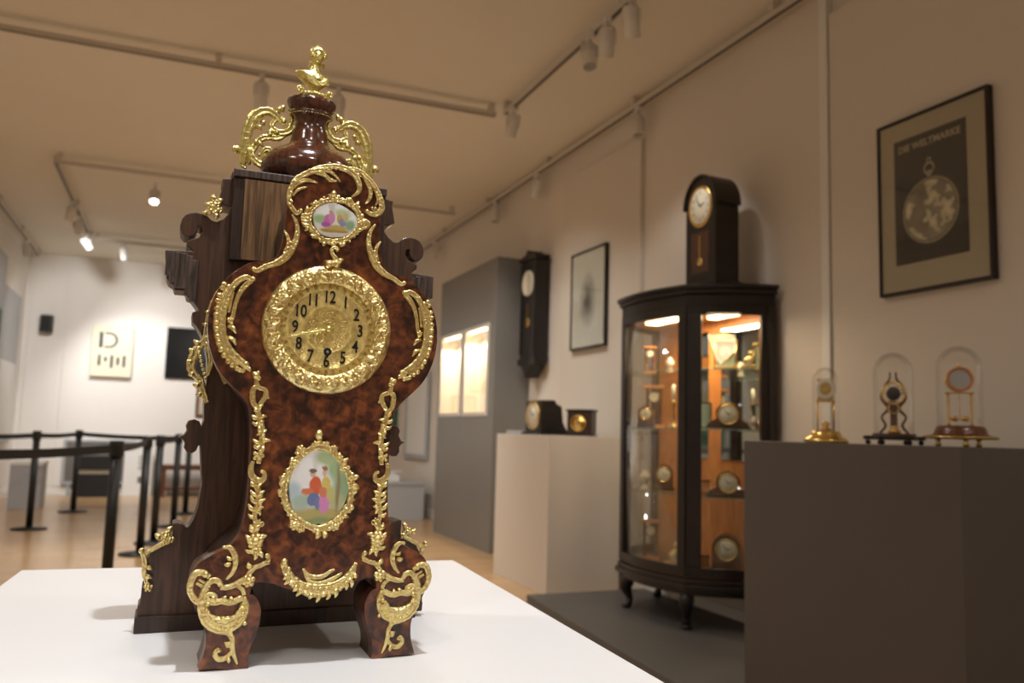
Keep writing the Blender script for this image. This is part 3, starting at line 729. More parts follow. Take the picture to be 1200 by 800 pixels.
plaque('upper_porcelain', 392, 259, 27, 21, blobs(base1, [
    (-.66,-.02,.34,.26,(.38,.56,.28),1.3), (.32,.45,.36,.28,(.50,.62,.36),1.2), (.66,-.2,.22,.30,(.30,.50,.32),1.4), (0,-.60,.62,.13,(.50,.36,.10),1.8),
    (.1,-.44,.5,.15,(.62,.50,.16),1.2), (-.30,-.05,.20,.34,(.62,.20,.52),2.4), (-.16,.12,.15,.34,(.70,.30,.55),2.0), (-.20,.42,.08,.11,(.75,.50,.38),3), (-.42,-.30,.2,.14,(.50,.12,.50),2),
    (.20,.10,.13,.30,(.55,.42,.12),2.2), (.33,-.10,.16,.24,(.30,.32,.55),1.8), (.18,.42,.07,.10,(.70,.48,.35),3), (.45,.25,.12,.3,(.6,.5,.25),1.4)]))
def lower_extra(c):
    c.leaf(375,515,-100,12,4,.003).boss(374,519,3.6).boss(383,520,3).flower(391,526,5).flower(352,527,6)
    c.flower(345,541,6.5).flower(402,549,5).boss(412,560,3.4).boss(415,575,3.6).flower(345,614,7).flower(352,618,6).flower(392,616,6).flower(398,608,5).boss(330,565,3.3).boss(328,576,3.2)
    c.leaf(412,570,10,9,3).leaf(414,562,-40,8,3).leaf(402,545,-60,10,3).leaf(333,560,190,6,3).stroke([(360,617),(368,611),(376,610),(384,613),(388,620)], [1.4,2.4,2.6,2.3,1.3])
    c.leaf(372,622,95,9,3).leaf(379,622,80,9,3).curl(406,596,5,1.3,.5,1.5).curl(336,594,5,1.3,2.5,1.5,-1)
closed_frame('lower_plaque_frame', 373, 570, [(374,523),(386,527),(396,536),(404,548),(409,562),(411,578),(408,593),(399,604),(389,613),(374,619),(360,615),(348,607),(337,595),(333,579),(335,563),(341,549),(350,537),(361,528)], [2.9]*3, 46, lower_extra, 1)
def base2(u, v):
    c = mixc((.80, .85, .78), (.95, .96, .96), (v + .9)); return mixc(c, (.36, .30, .11), (-.55 - v) * 4 + .5)
plaque('lower_porcelain', 373, 571, 35, 43, blobs(base2, [
    (.75,.15,.32,.70,(.30,.44,.26),1.3), (.55,.55,.30,.34,(.36,.50,.28),1.1), (.20,.80,.35,.20,(.44,.55,.30),1.2), (-.55,-.35,.42,.22,(.44,.56,.48),1.0), (-.85,-.05,.25,.2,(.50,.64,.70),1),
    (.1,-.70,.9,.18,(.50,.42,.16),1.4), (.55,-.35,.30,.20,(.50,.52,.26),1.2), (0,-.93,.6,.14,(.28,.36,.16),1.5), (.62,-.05,.06,.62,(.30,.22,.12),1.1),
    (-.12,.04,.20,.26,(.66,.13,.06),2.6), (-.38,-.10,.22,.09,(.70,.20,.10),2.2), (.10,.02,.16,.10,(.66,.16,.08),2.0), (-.16,-.30,.20,.17,(.16,.22,.42),2.4), (-.02,-.42,.09,.18,(.2,.24,.45),2), (-.22,.36,.09,.09,(.72,.46,.34),3), (-.22,.44,.12,.06,(.18,.14,.10),2.6),
    (.20,-.36,.17,.34,(.72,.28,.58),2.6), (.22,.10,.14,.22,(.72,.58,.16),2.4), (.14,-.12,.14,.14,(.68,.24,.14),2.0), (.17,.42,.08,.11,(.72,.46,.34),3), (.17,.53,.10,.06,(.32,.16,.08),2.6), (.38,-.15,.12,.2,(.6,.56,.2),1.6)]))

# dial, bezel, numerals, hands
dc = at(383.5, 386.5, 'y', YC)
DX, DZ = dc.x, dc.z
def D(r, h): return (r, h)
MB().lathe([(0, .0045), (.026, .0045), (.0265, .0052), (.029, .0052), (.0295, .0045), (.046, .0045), (.0465, .0052), (.0478, .0052), (.0485, .0045), (.059, .004)], (DX, YC, DZ), 96, 'y').build('dial_plate', M['dial'], clk)
dial = [o for o in children(clk) if o.name == 'dial_plate'][0]
for k in range(12):
    a = 2 * PI * (k + 1) / 12; r = .0385; nb = MB()
    text_into(nb, str(k + 1), .0205, face_y(DX + r*math.sin(a), YC - .0055, DZ + r*math.cos(a)) @ Matrix.Diagonal((.74, 1, 1, 1)), .0004, .0003)
    nb.build('numeral', M['black'], dial)
eng = MB()
for k in range(36):                                                     # engraved scroll work round the numerals
    a = 2 * PI * k / 36; r = .0515; cc = (DX + r*math.sin(a), YC - .0047, DZ + r*math.cos(a))
    spiral(eng, cc, .0022, 1.1, a + k, .00028, sgn=1 if k % 2 else -1, n=12)
for k in range(60):
    a = 2 * PI * k / 60; eng.ball((DX + .0545*math.sin(a), YC - .0045, DZ + .0545*math.cos(a)), .0005 if k % 5 else .0009, 6, 4)
eng.build('engraving', M['walnut'], dial)
orn = MB()
for k in range(16):
    a = 2 * PI * k / 16; spiral(orn, (DX + .019*math.cos(a), YC - .0052, DZ + .019*math.sin(a)), .0044, 1.2, a, .0006, sgn=1 if k % 2 else -1, n=14)
    spiral(orn, (DX + .010*math.cos(a+.2), YC - .0052, DZ + .010*math.sin(a+.2)), .0028, 1.2, a, .0005, n=12)
orn.build('chased_centre', M['gilt'], dial)
# bezel: raised ring covered with chased scrolls
def bez_disp(a, i, r, h):
    w = math.sin(min(1, max(0, (r - .0545) / .022)) * PI)
    s1 = noise.noise(Vector((math.cos(a) * 9, math.sin(a) * 9, r * 190))) * .0030
    s2 = noise.noise(Vector((math.cos(a) * 24, math.sin(a) * 24, r * 420))) * .0018
    e = .0010 * math.sin(a * 14) + .0007 * math.sin(a * 23 + 1)
    return (e * w * 1.2 * (1 if r > .066 else .2), (s1 + s2) * w)
bp_ = [(.0545, .002), (.0550, .006)] + [(.0552 + .0208 * t, .005 + .0055 * math.sin(PI * (.12 + .86 * t)) ) for t in [i / 12 for i in range(13)]] + [(.0768, .003), (.0766, .0)]
MB().lathe(bp_, (DX, YC, DZ), 300, 'y', bez_disp).build('dial_bezel', M['gilt'], clk)
bezel = [o for o in children(clk) if o.name == 'dial_bezel'][0]
cs = MB(); N = 22
for k in range(N):
    a = 2 * PI * k / N; r = .0668 + .0010 * math.sin(k * 2.2)
    cc = (DX + r*math.cos(a), YC - .0105, DZ + r*math.sin(a))
    spiral(cs, cc, .0072 + .0008 * math.sin(k*1.7), 1.3, a + (1.2 if k % 2 else 3.6), .0019, sgn=1 if k % 2 else -1, n=20, rad1=.0016)
    for t in range(5):                                                  # ragged shell edge, outwards
        b = a + (t - 2) * .050; q = .0722 + .0010 * math.sin(k * 3 + t); u = b + (.45 if k % 2 else -.45)
        p0 = Vector((DX + (q-.006)*math.cos(b), YC - .0090, DZ + (q-.006)*math.sin(b))); p1 = p0 + Vector((.0082*math.cos(u), .0035, .0082*math.sin(u)))
        cs.tube([p0, (p0 + p1) / 2 + Vector((0, -.0024, 0)), p1], [.0010, .0021, .0009], 8, .8, 3)
    a2 = a + PI / N; q = .0590
    for t in range(3): cs.ball((DX + (q + t*.0040)*math.cos(a2+t*.02), YC - .0098 - .0010*t, DZ + (q + t*.0040)*math.sin(a2+t*.02)), .0018 + .0003*t, 8, 6)
    p0 = Vector((DX + .057*math.cos(a-.10), YC - .0095, DZ + .057*math.sin(a-.10))); p1 = Vector((DX + .064*math.cos(a+.06), YC - .0125, DZ + .064*math.sin(a+.06)))
    cs.tube([p0, (p0+p1)/2 + Vector((0, -.002, 0)), p1], [.0012, .0019, .0007], 8, .8, 3)
for k in range(72):
    a = 2 * PI * k / 72; cs.ball((DX + .0565*math.cos(a), YC - .0095, DZ + .0565*math.sin(a)), (.0011, .0011, .0011), 6, 5)
cs.build('chased_scrolls', M['gilt'], bezel, remesh=.0009)
c = Mt(YM)
c.stroke([(391,312),(393,305),(389,299),(388,293),(393,291),(396,294)], [3.4,2.4,1.8,1.7,1.6,1.3], lift=.004)
c.leaf(390,311,195,11,3.6,.006).leaf(395,311,-55,9,2.6,.006).leaf(393,312,215,9,3,.006).boss(393,310,4.4,.006).boss(394,294,1.8,.004)
c.build('bezel_leaf', M['gilt'], clk)
hh = MB(); yH = YC - .0085
ang9 = math.atan2(at(333,395.5,'y',YC).z - DZ, at(333,395.5,'y',YC).x - DX)
def hand(mb, L, w, fancy, y):
    u = Vector((math.cos(ang9 + fancy * .07), 0, math.sin(ang9 + fancy * .07))); n_ = Vector((-u.z, 0, u.x)); o = Vector((DX, y, DZ))
    mb.tube([o - u*.006, o + u*L*.4, o + u*L*.75, o + u*L], [w, w*.9, w*.6, w*.25], 8, .5, 4)
    for s in (-1, 1):
        for (t, q) in ((.28, .0030), (.45, .0038 if fancy else .0024), (.6, .0030 if fancy else .0014)):
            mb.tube([o + u*L*(t-.1), o + u*L*t + n_*q*s, o + u*L*(t+.1)], [w*.6, w*.7, w*.5], 7, .5, 5)
hand(hh, .034, .0011, 1, yH); hh.build('hour_hand', M['gilt_bright'], clk)
mh = MB(); hand(mh, .0515, .0010, 0, yH - .0022); mh.build('minute_hand', M['gilt_bright'], clk)
MB().lathe([(.0045, 0), (.0045, .0062), (.0035, .0088), (.0015, .0100), (0, .0102)], (DX, YC - .004, DZ), 24, 'y').build('hand_boss', M['gilt_bright'], clk)
kh = at(383, 412.5, 'y', YC)
MB().lathe([(.0018, .0046), (.0022, .0066), (.0044, .0066), (.0048, .0044)], (kh.x, YC, kh.z), 24, 'y').build('winding_ring', M['black'], dial)
MB().lathe([(0, .0062), (.0016, .006), (.0019, .0046)], (kh.x, YC, kh.z), 12, 'y').build('winding_arbor', M['steel'], dial)

# side mounts set against the scroll board
c = Mt(1.212)
c.stroke([(249,352),(244,368),(242,385),(240,398),(232,408),(226,420),(224,431),(229,440),(235,446),(237,455),(240,464),(243,472)], [1.4,2.0,2.4,3.0,4.2,4.6,4.2,3.4,3.2,3.2,3.0,1.6], lift=.002)
c.stroke([(247,395),(251,412),(256,426),(260,438),(264,450)], [2.4,3.0,2.6,2.4,1.6], lift=.003)
c.stroke([(240,402),(246,412),(247,425),(243,440)], [2.0,2.6,2.4,1.6], lift=.003)
for (x, y, a, l, w) in ((236,403,200,10,3),(229,412,200,8,3),(226,424,190,7,3),(228,436,150,8,3),(235,450,170,9,3),(237,460,160,8,2.6),(244,380,180,7,2.2),(246,366,190,6,2),(252,415,20,8,2.4),(258,430,20,7,2.2)): c.leaf(x, y, a, l, w, .003)
for i in range(8): c.boss(232+1.2*i, 408+5*i, 2.2, .0045)
pair(c, 'side_mount', cx=.1775)
c = Mt(1.212)
c.flower(252,240,8,7).flower(247,247,7,6).flower(256,246,6,6).boss(249,243,4.5).boss(252,249,3.6).leaf(251,236,-100,8,3.6).leaf(247,241,200,7,3.4).leaf(253,250,90,7,3.4).leaf(257,238,-50,6,3).leaf(243,249,170,6,3)
c.build('corner_leaf_mount', M['gilt'], clk)
c = Mt(1.212)
c.flower(194,628,7,6).flower(199,632,6,6).leaf(197,624,-60,9,3).leaf(190,629,200,9,3).stroke([(198,634),(189,638),(180,643),(172,648),(168,653)], [2.6,2.6,2.2,2.0,1.6])
c.stroke([(165,643),(168,650),(170,660),(169,672),(172,682),(174,692)], [1.6,2.4,2.4,2.2,2.0,1.2]); c.boss(166,645,3.4).flower(174,688,6,5).leaf(171,664,20,9,2.5).leaf(170,676,0,9,2.5)
pair(c, 'base_corner_mount', cx=.1775)

# gilt handles either side of the urn
c = Mt(1.262, 1.75)
c.stroke([(284,193),(285,184),(286,175),(288,163),(291,150),(297,138),(305,132),(315,131),(323,136),(328,142)], [2.6,3.6,4.0,4.2,4.6,4.8,4.6,4.0,3.2,2.4], 1)
for i in range(11):
    a = catmull([(285,176,0),(287,158,0),(292,143,0),(301,131,0),(313,127,0),(323,131,0)], 6); q = a[int(i/10*(len(a)-1))]; c.boss(q.x+.8, q.y+1, 2.6, .001)
c.stroke([(337,128),(342,133),(344,142),(341,151),(334,156),(325,155),(318,149),(322,141),(330,139)], [2.0,2.9,3.4,3.6,3.6,3.2,2.6,2.2,1.6], 1); c.boss(332,142,4).curl(333,143,7,1.3,2.0,1.8).leaf(326,133,-70,9,3).leaf(331,131,-80,8,3)
c.stroke([(336,156),(326,162),(315,161),(304,164),(298,172),(293,181),(290,192)], [2.0,3.0,2.8,3.0,3.2,3.2,2.6], 1); c.leaf(314,160,-60,10,3).leaf(306,163,-40,8,2.6).leaf(300,168,20,10,2.6).boss(316,158,3.6,.002)
c.stroke([(284,178),(280,175)], [2.0,2.4], 1); c.boss(277,175,5.4,0)
c.stroke([(292,176),(295,188),(303,195),(312,195),(318,189),(317,181),(311,178),(306,182),(308,188)], [2.0,2.8,3.2,3.4,3.4,3.0,2.6,2.0,1.6], 1, lift=.012); c.boss(310,187,4.2,.013).boss(303,184,2.4,.011)
c.stroke([(284,186),(283,193),(289,196)], [1.6,2.0,1.8], 1)
for (x, y, a, l, w) in ((300,150,20,7,3.4),(306,142,60,7,3.4),(322,154,60,6,3),(303,168,200,7,3)): c.leaf(x, y, a, l, w, .003)
pair(c, 'gilt_handle', 'gilt_bright', cx=.1768)

# ================================================================== right side of the room
# tall grey showcase wall with two lit niches
GX0, GX1, GY0, GY1, GZ = 2.955, XR-.002, 7.62, 9.42, 2.88
gb = empty('display_case_wall', ((GX0+GX1)/2, (GY0+GY1)/2, 0), 'tall grey showcase wall with lit niches, between the clock and the cream pedestal', 'display case')
NI = [(7.80, 8.50), (8.60, 9.32)]; NZ0, NZ1 = 1.33, 2.22
body = MB(); body.box((GX0+.20, GY0, 0), (GX1, GY1, GZ))
ys = [GY0] + [v for n_ in NI for v in n_] + [GY1]
for a, b in ((GY0, NI[0][0]), (NI[0][1], NI[1][0]), (NI[1][1], GY1)): body.box((GX0, a, 0), (GX0+.1999, b, GZ))
for a, b in NI: body.box((GX0, a, 0), (GX0+.1999, b, NZ0)).box((GX0, a, NZ1), (GX0+.1999, b, GZ))
body.build('case_body', M['greybox'], gb)
for a, b in NI:
    fr = MB()
    for lo, hi in (((GX0-.012, a-.02, NZ0-.02), (GX0-.0005, a+.025, NZ1+.02)), ((GX0-.012, b-.025, NZ0-.02), (GX0-.0005, b+.02, NZ1+.02)), ((GX0-.012, a+.025, NZ0-.02), (GX0-.0005, b-.025, NZ0+.02)), ((GX0-.012, a+.025, NZ1-.02), (GX0-.0005, b-.025, NZ1+.02))): fr.box(lo, hi)
    f = fr.build('niche_frame', M['track'], gb)
    MB().box((GX0-.005, a+.025, NZ0+.02), (GX0-.001, b-.025, NZ1-.02)).build('niche_glass', M['glass'], gb)
    MB().box((GX0+.19, a+.001, NZ0+.001), (GX0+.1995, b-.001, NZ1-.001)).build('niche_back', M['niche'], gb)
    MB().box((GX0+.001, b-.006, NZ0+.001), (GX0+.1895, b-.001, NZ1-.001)).box((GX0+.001, a+.001, NZ0+.001), (GX0+.1895, a+.006, NZ1-.001)).box((GX0+.001, a+.0062, NZ0+.001), (GX0+.1895, b-.0062, NZ0+.0018)).build('niche_lining', M['niche'], gb)
    MB().box((GX0+.02, a+.03, NZ1-.03), (GX0+.05, b-.03, NZ1-.012)).build('niche_lamp', M['strip'], gb)
    MB().box((GX0+.05, (a+b)/2-.10, NZ0+.002), (GX0+.13, (a+b)/2+.10, NZ0+.03)).build('niche_step', M['cream'], gb, bevel=.003)
    L = bpy.data.lights.new('niche_lamp_light', 'AREA'); L.energy = 19; L.shape = 'RECTANGLE'; L.size = b-a-.1; L.size_y = .06; L.color = (1, .80, .60)
    o = bpy.data.objects.new('niche_lamp_light', L); COL.objects.link(o); o.location = (GX0+.08, (a+b)/2, NZ1-.035); o.rotation_euler = (0, .25, PI/2)

# long wall clock hanging beside the showcase wall
wc = empty('wall_clock', (XR-.09, 7.42, 1.70), 'long black wall clock hanging beside the tall grey showcase, pointed at its lower end', 'clock')
y0, y1 = 7.13, 7.50
def wcx(x): return XR - x
MB().box((wcx(.17), y0+.02, 1.86), (wcx(.036), y1-.02, 2.80)).build('case', M['ebony'], wc, bevel=.004)
MB().prism([(y0-.01, 2.80), (y1+.01, 2.80), (y1+.01, 2.84), (7.36, 2.86), (7.33, 2.90), (7.30, 2.90), (7.27, 2.86), (y0-.01, 2.84)], wcx(.19), wcx(.036), 'x').build('cornice', M['ebony'], wc, bevel=.003)
MB().prism([(y0-.01, 1.86), (y0-.01, 1.80), (y0+.08, 1.79), (7.26, 1.74), (7.315, 1.67), (7.37, 1.74), (y1-.08, 1.79), (y1+.01, 1.80), (y1+.01, 1.86)], wcx(.18), wcx(.036), 'x').build('drop_bracket', M['ebony'], wc, bevel=.003)
T = Matrix.Translation((0, 0, 0))
MB().lathe([(0, .012), (.105, .012), (.11, .016), (.122, .014), (.124, 0)], (wcx(.170), 7.315, 2.58), 40, 'x').build('dial', M['cream'], wc)
pd = MB().box((wcx(.177), 7.310, 2.16), (wcx(.1705), 7.320, 2.38)); pd.lathe([(0, .006), (.045, .005), (.048, 0)], (wcx(.171), 7.315, 2.20), 28, 'x'); pd.build('pendulum', M['brass'], wc)
for k in (0, 1): MB().box((wcx(.182), (y0+.02, y1-.05)[k], 1.90), (wcx(.1705), (y0+.05, y1-.02)[k], 2.78)).build('side_column', M['ebony'], wc, bevel=.004)

# framed etching
def picture(name, label, cat, y0, y1, z0, z1, tilt=0., depth=.035, fw=.018, frame='ebony', inner=None):
    e = empty(name, (XR-.036, (y0+y1)/2, z0), label, cat)
    x0 = XR - .037 - depth if (XR-.036) else 0
    f = MB()
    for lo, hi in (((x0, y0, z0), (x0+depth, y0+fw, z1)), ((x0, y1-fw, z0), (x0+depth, y1, z1)), ((x0, y0+fw, z0), (x0+depth, y1-fw, z0+fw)), ((x0, y0+fw, z1-fw), (x0+depth, y1-fw, z1))): f.box(lo, hi)
    f.build('picture_frame', M[frame], e, bevel=.002)
    MB().box((x0+.010, y0+fw, z0+fw), (x0+depth-.002, y1-fw, z1-fw)).build('mount_board', M['mount' if name == 'framed_poster' else 'passe'], e)
    return e, x0 + .009
def sheet(name, parent, x, y0, y1, z0, z1, nu, nv, colf, mt='paint'):
    """painted flat sheet facing the room; u runs left to right as seen, v upwards, both -1..1"""
    mb = MB(); uv = []; vs = []; fs = []
    for j in range(nv + 1):
        for i in range(nu + 1):
            vs.append((x, y1 + (y0 - y1) * i / nu, z0 + (z1 - z0) * j / nv)); uv.append((2*i/nu-1, 2*j/nv-1))
    for j in range(nv):
        for i in range(nu): a = j*(nu+1)+i; fs.append((a, a+1, a+nu+2, a+nu+1))
    mb.add(vs, fs); painted(mb, uv, colf); return mb.build(name, M[mt], parent, fixn=False)
e, xs = picture('framed_etching', 'framed grey etching in thin dark frame, on the wall right of the long wall clock', 'picture', 5.97, 6.60, 1.875, 2.725)
def etch(u, v):
    n_ = noise.noise(Vector((u*4, v*4, 1))) * .5 + noise.noise(Vector((u*13, v*13, 4))) * .3
    d = max(0, 1 - math.hypot(u / .65, (v + .05) / .8)); g = .78 - d * (.85 + n_ * .8)
    if v < -.72: g = .76
    if abs(u) > .86 or abs(v) > .92: g = .78
    return (g, g * .98, g * .88)
sheet('print', e, xs, 6.04, 6.53, 1.96, 2.64, 40, 50, etch)
MB().box((xs-.004, 5.989, 1.894), (xs-.002, 6.581, 2.706)).build('picture_glass', M['glass'], e)

# framed poster
e, xs = picture('framed_poster', 'large framed poster of a pocket watch on black, above the domed clocks', 'poster', 2.505, 3.13, 1.868, 2.738, fw=.016)
py0, py1, pz0, pz1 = 2.622, 3.03, 2.01, 2.632
def watch(u, v):
    x = u * .21; y = v * .3175 + .075
    d = math.hypot(x, y); c = (.016, .014, .018)
    if d < .162:
        g = .27 + .12 * noise.noise(Vector((x*12, y*12, 3)))
        la = noise.noise(Vector((x*13+1.3, y*15, 7))) + .5*noise.noise(Vector((x*34, y*34, 2)))
        if la > .05 and d < .145: g = .52 + .28 * min(1, la * 2)
        if d > .150: g = .34
        if .146 < d < .150: g = .08
        c = (g, g * .90, g * .68)
    return c
sheet('print', e, xs, py0, py1, pz0, pz1, 90, 130, watch)
cyw, czw = (py0+py1)/2, (pz0+pz1)/2 - .075
wt = MB()
wt.tube([(xs-.001, cyw + .012*math.cos(a), czw + .178 + .012*math.sin(a)) for a in [2*PI*i/12 for i in range(12)]], .004, 6, .3, 2, closed=True, nrm=(1,0,0))
wt.tube([(xs-.001, cyw + .026*math.cos(a), czw + .203 + .026*math.sin(a)) for a in [2*PI*i/16 for i in range(16)]], .0045, 6, .3, 2, closed=True, nrm=(1,0,0))
wt.tube([(xs-.001, cyw + .010*math.cos(a), czw + .240 + .014*math.sin(a)) for a in [2*PI*i/12 for i in range(12)]], .0035, 6, .3, 2, closed=True, nrm=(1,0,0))
wt.build('watch_ring', M['mount'], e)
tx = MB(); text_into(tx, 'DIE WELTMARKE', .046, face_x(xs-.002, cyw, pz1-.052), .0005, .0012); tx.build('lettering', M['mount'], e)
MB().box((xs-.0055, 2.521, 1.884), (xs-.004, 3.114, 2.722)).build('picture_glass', M['glass'], e)

# cream pedestal with two mantel clocks
cp = tag(MB().box((2.60, 5.56, 0), (3.19, 6.60, 1.14)).build('pedestal', M['creamped'], bevel=.003), 'cream pedestal between the tall grey showcase and the glazed cabinet', 'pedestal')
def rounded(pts): return pts
def dial_on(mb, c, r, rim=True): pass
def local_dial(par, c, r, mface='cream', mrim='brass', axis='y', hands=True, nums=True, sub=True):
    """dial, rim, hands and numerals in the local frame of a small clock; faces -y"""
    MB().lathe([(0, .003), (r*.92, .003), (r*.93, 0)], c, 32, 'y').build('dial', M[mface], par, local=True)
    MB().lathe([(r*.90, .002), (r*.94, .007), (r*1.02, .008), (r*1.08, .004), (r*1.09, 0)], c, 32, 'y').build('dial_rim', M[mrim], par, local=True)
    if nums and r > .09:
        for k in range(12):
            a = 2*PI*(k+1)/12; nb = MB(); text_into(nb, str(k+1), r*.26, face_y(c[0]+r*.70*math.sin(a), c[1]-.0036, c[2]+r*.70*math.cos(a)), .0002); nb.build('numeral', M['black'], par, local=True)
    if hands:
        for nm, L, a in (('hour_hand', r*.45, 1.2), ('minute_hand', r*.72, -.6)):
            MB().tube([(c[0], c[1]-.005, c[2]), (c[0]+L*math.sin(a), c[1]-.005, c[2]+L*math.cos(a))], [r*.05, r*.02], 6, .4, 2).build(nm, M['black'], par, local=True)
def rot_facing(x, y): return math.atan2(y, x) - PI/2 if False else math.atan2(-x, y) * 1.0
# slanted dark clock with a pale round face
k1 = empty('mantel_clock', (2.80, 6.10, 1.14), 'dark sloping wooden clock with big pale round dial, left one on the cream pedestal', 'clock', rz=-1.52)
MB().prism([(-.10, .022), (-.095, .27), (.03, .275), (.045, .245), (.09, .225), (.105, .10), (.14, .04), (.17, .022)], -.13, .13, 'x').build('case', M['ebony'], k1, local=True, bevel=.006)
MB().box((-.16, -.12, .0), (.16, .18, .0218)).build('base', M['ebony'], k1, local=True, bevel=.005)
local_dial(k1, (0, -.101, .150), .105)
tag(MB().prism([(2.62, 6.32), (2.72, 6.32), (2.72, 6.44), (2.62, 6.44)], 1.14, 1.17, 'z').build('label_block', M['lightgrey'], bevel=.004), 'small pale grey block lying left of the sloping clock on the cream pedestal', 'block')
k2 = empty('mantel_clock', (2.92, 5.68, 1.14), 'small square box clock of dark wood, right one on the cream pedestal', 'clock', rz=-.75)
MB().box((-.085, -.06, .012), (.085, .07, .165)).build('case', M['dark'], k2, local=True, bevel=.006)
MB().box((-.093, -.068, 0), (.093, .078, .012)).build('base', M['ebony'], k2, local=True, bevel=.003)
MB().box((-.093, -.068, .165), (.093, .078, .178)).build('lid', M['ebony'], k2, local=True, bevel=.003)
local_dial(k2, (-.005, -.0605, .085), .05, 'brass'); k2.scale = (1.12, 1.12, 1.12)

# charcoal platform and glazed cabinet
tag(MB().prism([(2.38, 5.40), (2.20, 3.20), (3.312, 3.20), (3.312, 5.40)], 0, .055, 'z').build('low_platform', M['platform'], bevel=.004), 'low charcoal platform on the floor under the glazed cabinet', 'platform')
ZPF = .055
vc = empty('display_cabinet', (3.08, 4.55, ZPF), 'tall bow-fronted black display cabinet with lit glass panes full of clocks', 'cabinet')
Apt, Bpt, Cpt, Dpt = Vector((3.285, 3.94)), Vector((2.845, 4.19)), Vector((2.805, 4.87)), Vector((3.285, 5.20))
def bow(p, q, b, n=12):
    d = (q - p); nn = Vector((-d.y, d.x)).normalized(); nn = nn if nn.x < 0 else -nn
    return [p.lerp(q, i / n) + nn * b * math.sin(PI * i / n) for i in range(n + 1)]
side1 = bow(Apt, Bpt, .035); front = bow(Bpt, Cpt, .05); side2 = bow(Cpt, Dpt, .035)
plan = side1 + front[1:] + side2[1:]
def grow(pl, k):
    c = Vector((3.285, 4.56)); out = []
    for p in pl:
        d = p - c; l = d.length; q = p + d / l * k; out.append((min(q.x, 3.285), q.y))
    return out
def slab(name, k, z0, z1, m, par=vc, bevel=.004, kind=None): return MB().prism(grow(plan, k), z0, z1, 'z').build(name, M[m], par, bevel=bevel)
slab('base_moulding', .035, .285, .315, 'ebony'); slab('base_moulding', .02, .3151, .345, 'ebony'); slab('apron', 0, .25, .285, 'ebony')
slab('cabinet_floor', -.005, .3452, .36, 'mahog')
slab('top_rail', .01, 1.93, 2.00, 'ebony'); slab('cornice', .03, 2.0002, 2.03, 'ebony'); slab('cornice', .045, 2.0302, 2.055, 'ebony')
slab('ceiling_panel', -.012, 1.905, 1.929, 'orange')
def leg(p):
    mb = MB(); x, y = p; o = Vector((x - 3.20, y - 4.55)).normalized()
    P = [(0, 0, .235), (.015, 0, .20), (.020, 0, .15), (.0, 0, .09), (-.004, 0, .06), (.004, 0, .040), (.008, 0, .036)]
    mb.tube([(x + a*o.x, y + a*o.y, ZPF + c*.82) for a, b, c in P], [.038, .045, .036, .022, .018, .026, .022], 14, 1, 5)
    mb.ball((x + .018*o.x, y + .018*o.y, ZPF + .016), (.034, .034, .016), 12, 8)
    mb.build('leg', M['ebony'], vc)
for p in ((2.875, 4.22), (2.85, 4.83), (3.24, 4.02), (3.24, 5.10)): leg(p)
def post(p, w=.045, d=.04):
    MB().lathe([(w*.9, .36), (w*.9, .42), (w*.7, .44), (w*.7, 1.86), (w*.9, 1.88), (w*.9, 1.93)], (p[0], p[1], 0), 18).build('corner_post', M['ebony'], vc)
post(Bpt + Vector((.03, .02))); post(Cpt + Vector((.03, -.02)), .036)
MB().box((3.235, 3.93, .3602), (3.285, 3.985, 1.93)).build('back_post', M['ebony'], vc); MB().box((3.235, 5.15, .3602), (3.285, 5.205, 1.93)).build('back_post', M['ebony'], vc)
MB().box((3.262, 3.986, .3602), (3.285, 5.149, 1.904)).build('back_panel', M['orange'], vc)
for a, b in ((4.05, 4.42), (4.55, 4.86)): MB().box((3.256, a, 1.02), (3.2618, b, 1.84)).build('mirror', M['mirror'], vc)
def rail(seg, z0, z1, nm):
    mb = MB(); n = len(seg)
    for i in range(n - 1):
        p, q = seg[i], seg[i + 1]; d = (q - p).normalized(); nn = Vector((-d.y, d.x)) * .012
        mb.prism([tuple(p+nn), tuple(q+nn), tuple(q-nn), tuple(p-nn)], z0, z1, 'z')
    mb.build(nm, M['ebony'], vc)
for seg in (side1, front, side2):
    rail(seg, .3602, .41, 'lower_rail'); rail(seg, 1.875, 1.93, 'upper_rail')
def stile(seg, f0, f1, nm):
    n = len(seg) - 1; a = seg[round(f0*n)]; b = seg[round(f1*n)]; d = (b - a).normalized(); nn = Vector((-d.y, d.x)) * .014
    MB().prism([tuple(a+nn), tuple(b+nn), tuple(b-nn), tuple(a-nn)], .4102, 1.8748, 'z').build(nm, M['ebony'], vc, bevel=.003)
stile(side1, .84, 1, 'side_stile'); stile(side1, 0, .17, 'side_stile'); stile(front, 0, .09, 'door_stile'); stile(front, .94, 1, 'door_stile')
def pane(seg, nm, z0=.41, z1=1.875):
    vs = []; fs = []; n = len(seg)
    for i, p in enumerate(seg): vs += [(p.x, p.y, z0), (p.x, p.y, z1)]
    for i in range(n - 1): fs.append((2*i, 2*i+2, 2*i+3, 2*i+1))
    o = MB().add(vs, fs, True).build(nm, M['glass'], vc, fixn=False)
    sd = o.modifiers.new('thick', 'SOLIDIFY'); sd.thickness = .004
pane(side1, 'side_glass'); pane(front, 'door_glass'); pane(side2, 'side_glass')
sh_plan = grow(plan, -.03)
SHZ = [.80, 1.20, 1.555]
sh_plan = [(min(a, 3.25), min(max(b, 4.0), 5.13)) for a, b in sh_plan]
for z in SHZ: MB().prism(sh_plan, z, z + .008, 'z').build('glass_shelf', M['shelfglass' if 0 else 'glass'], vc)
for z in SHZ:
    mb = MB(); P = [(a, b, z+.004) for a, b in sh_plan[2:-2]]; mb.tube(P, .003, 6, 1, spline=False, nrm=(0,0,1)); mb.build('shelf_edge', M['shelfglass'], vc)
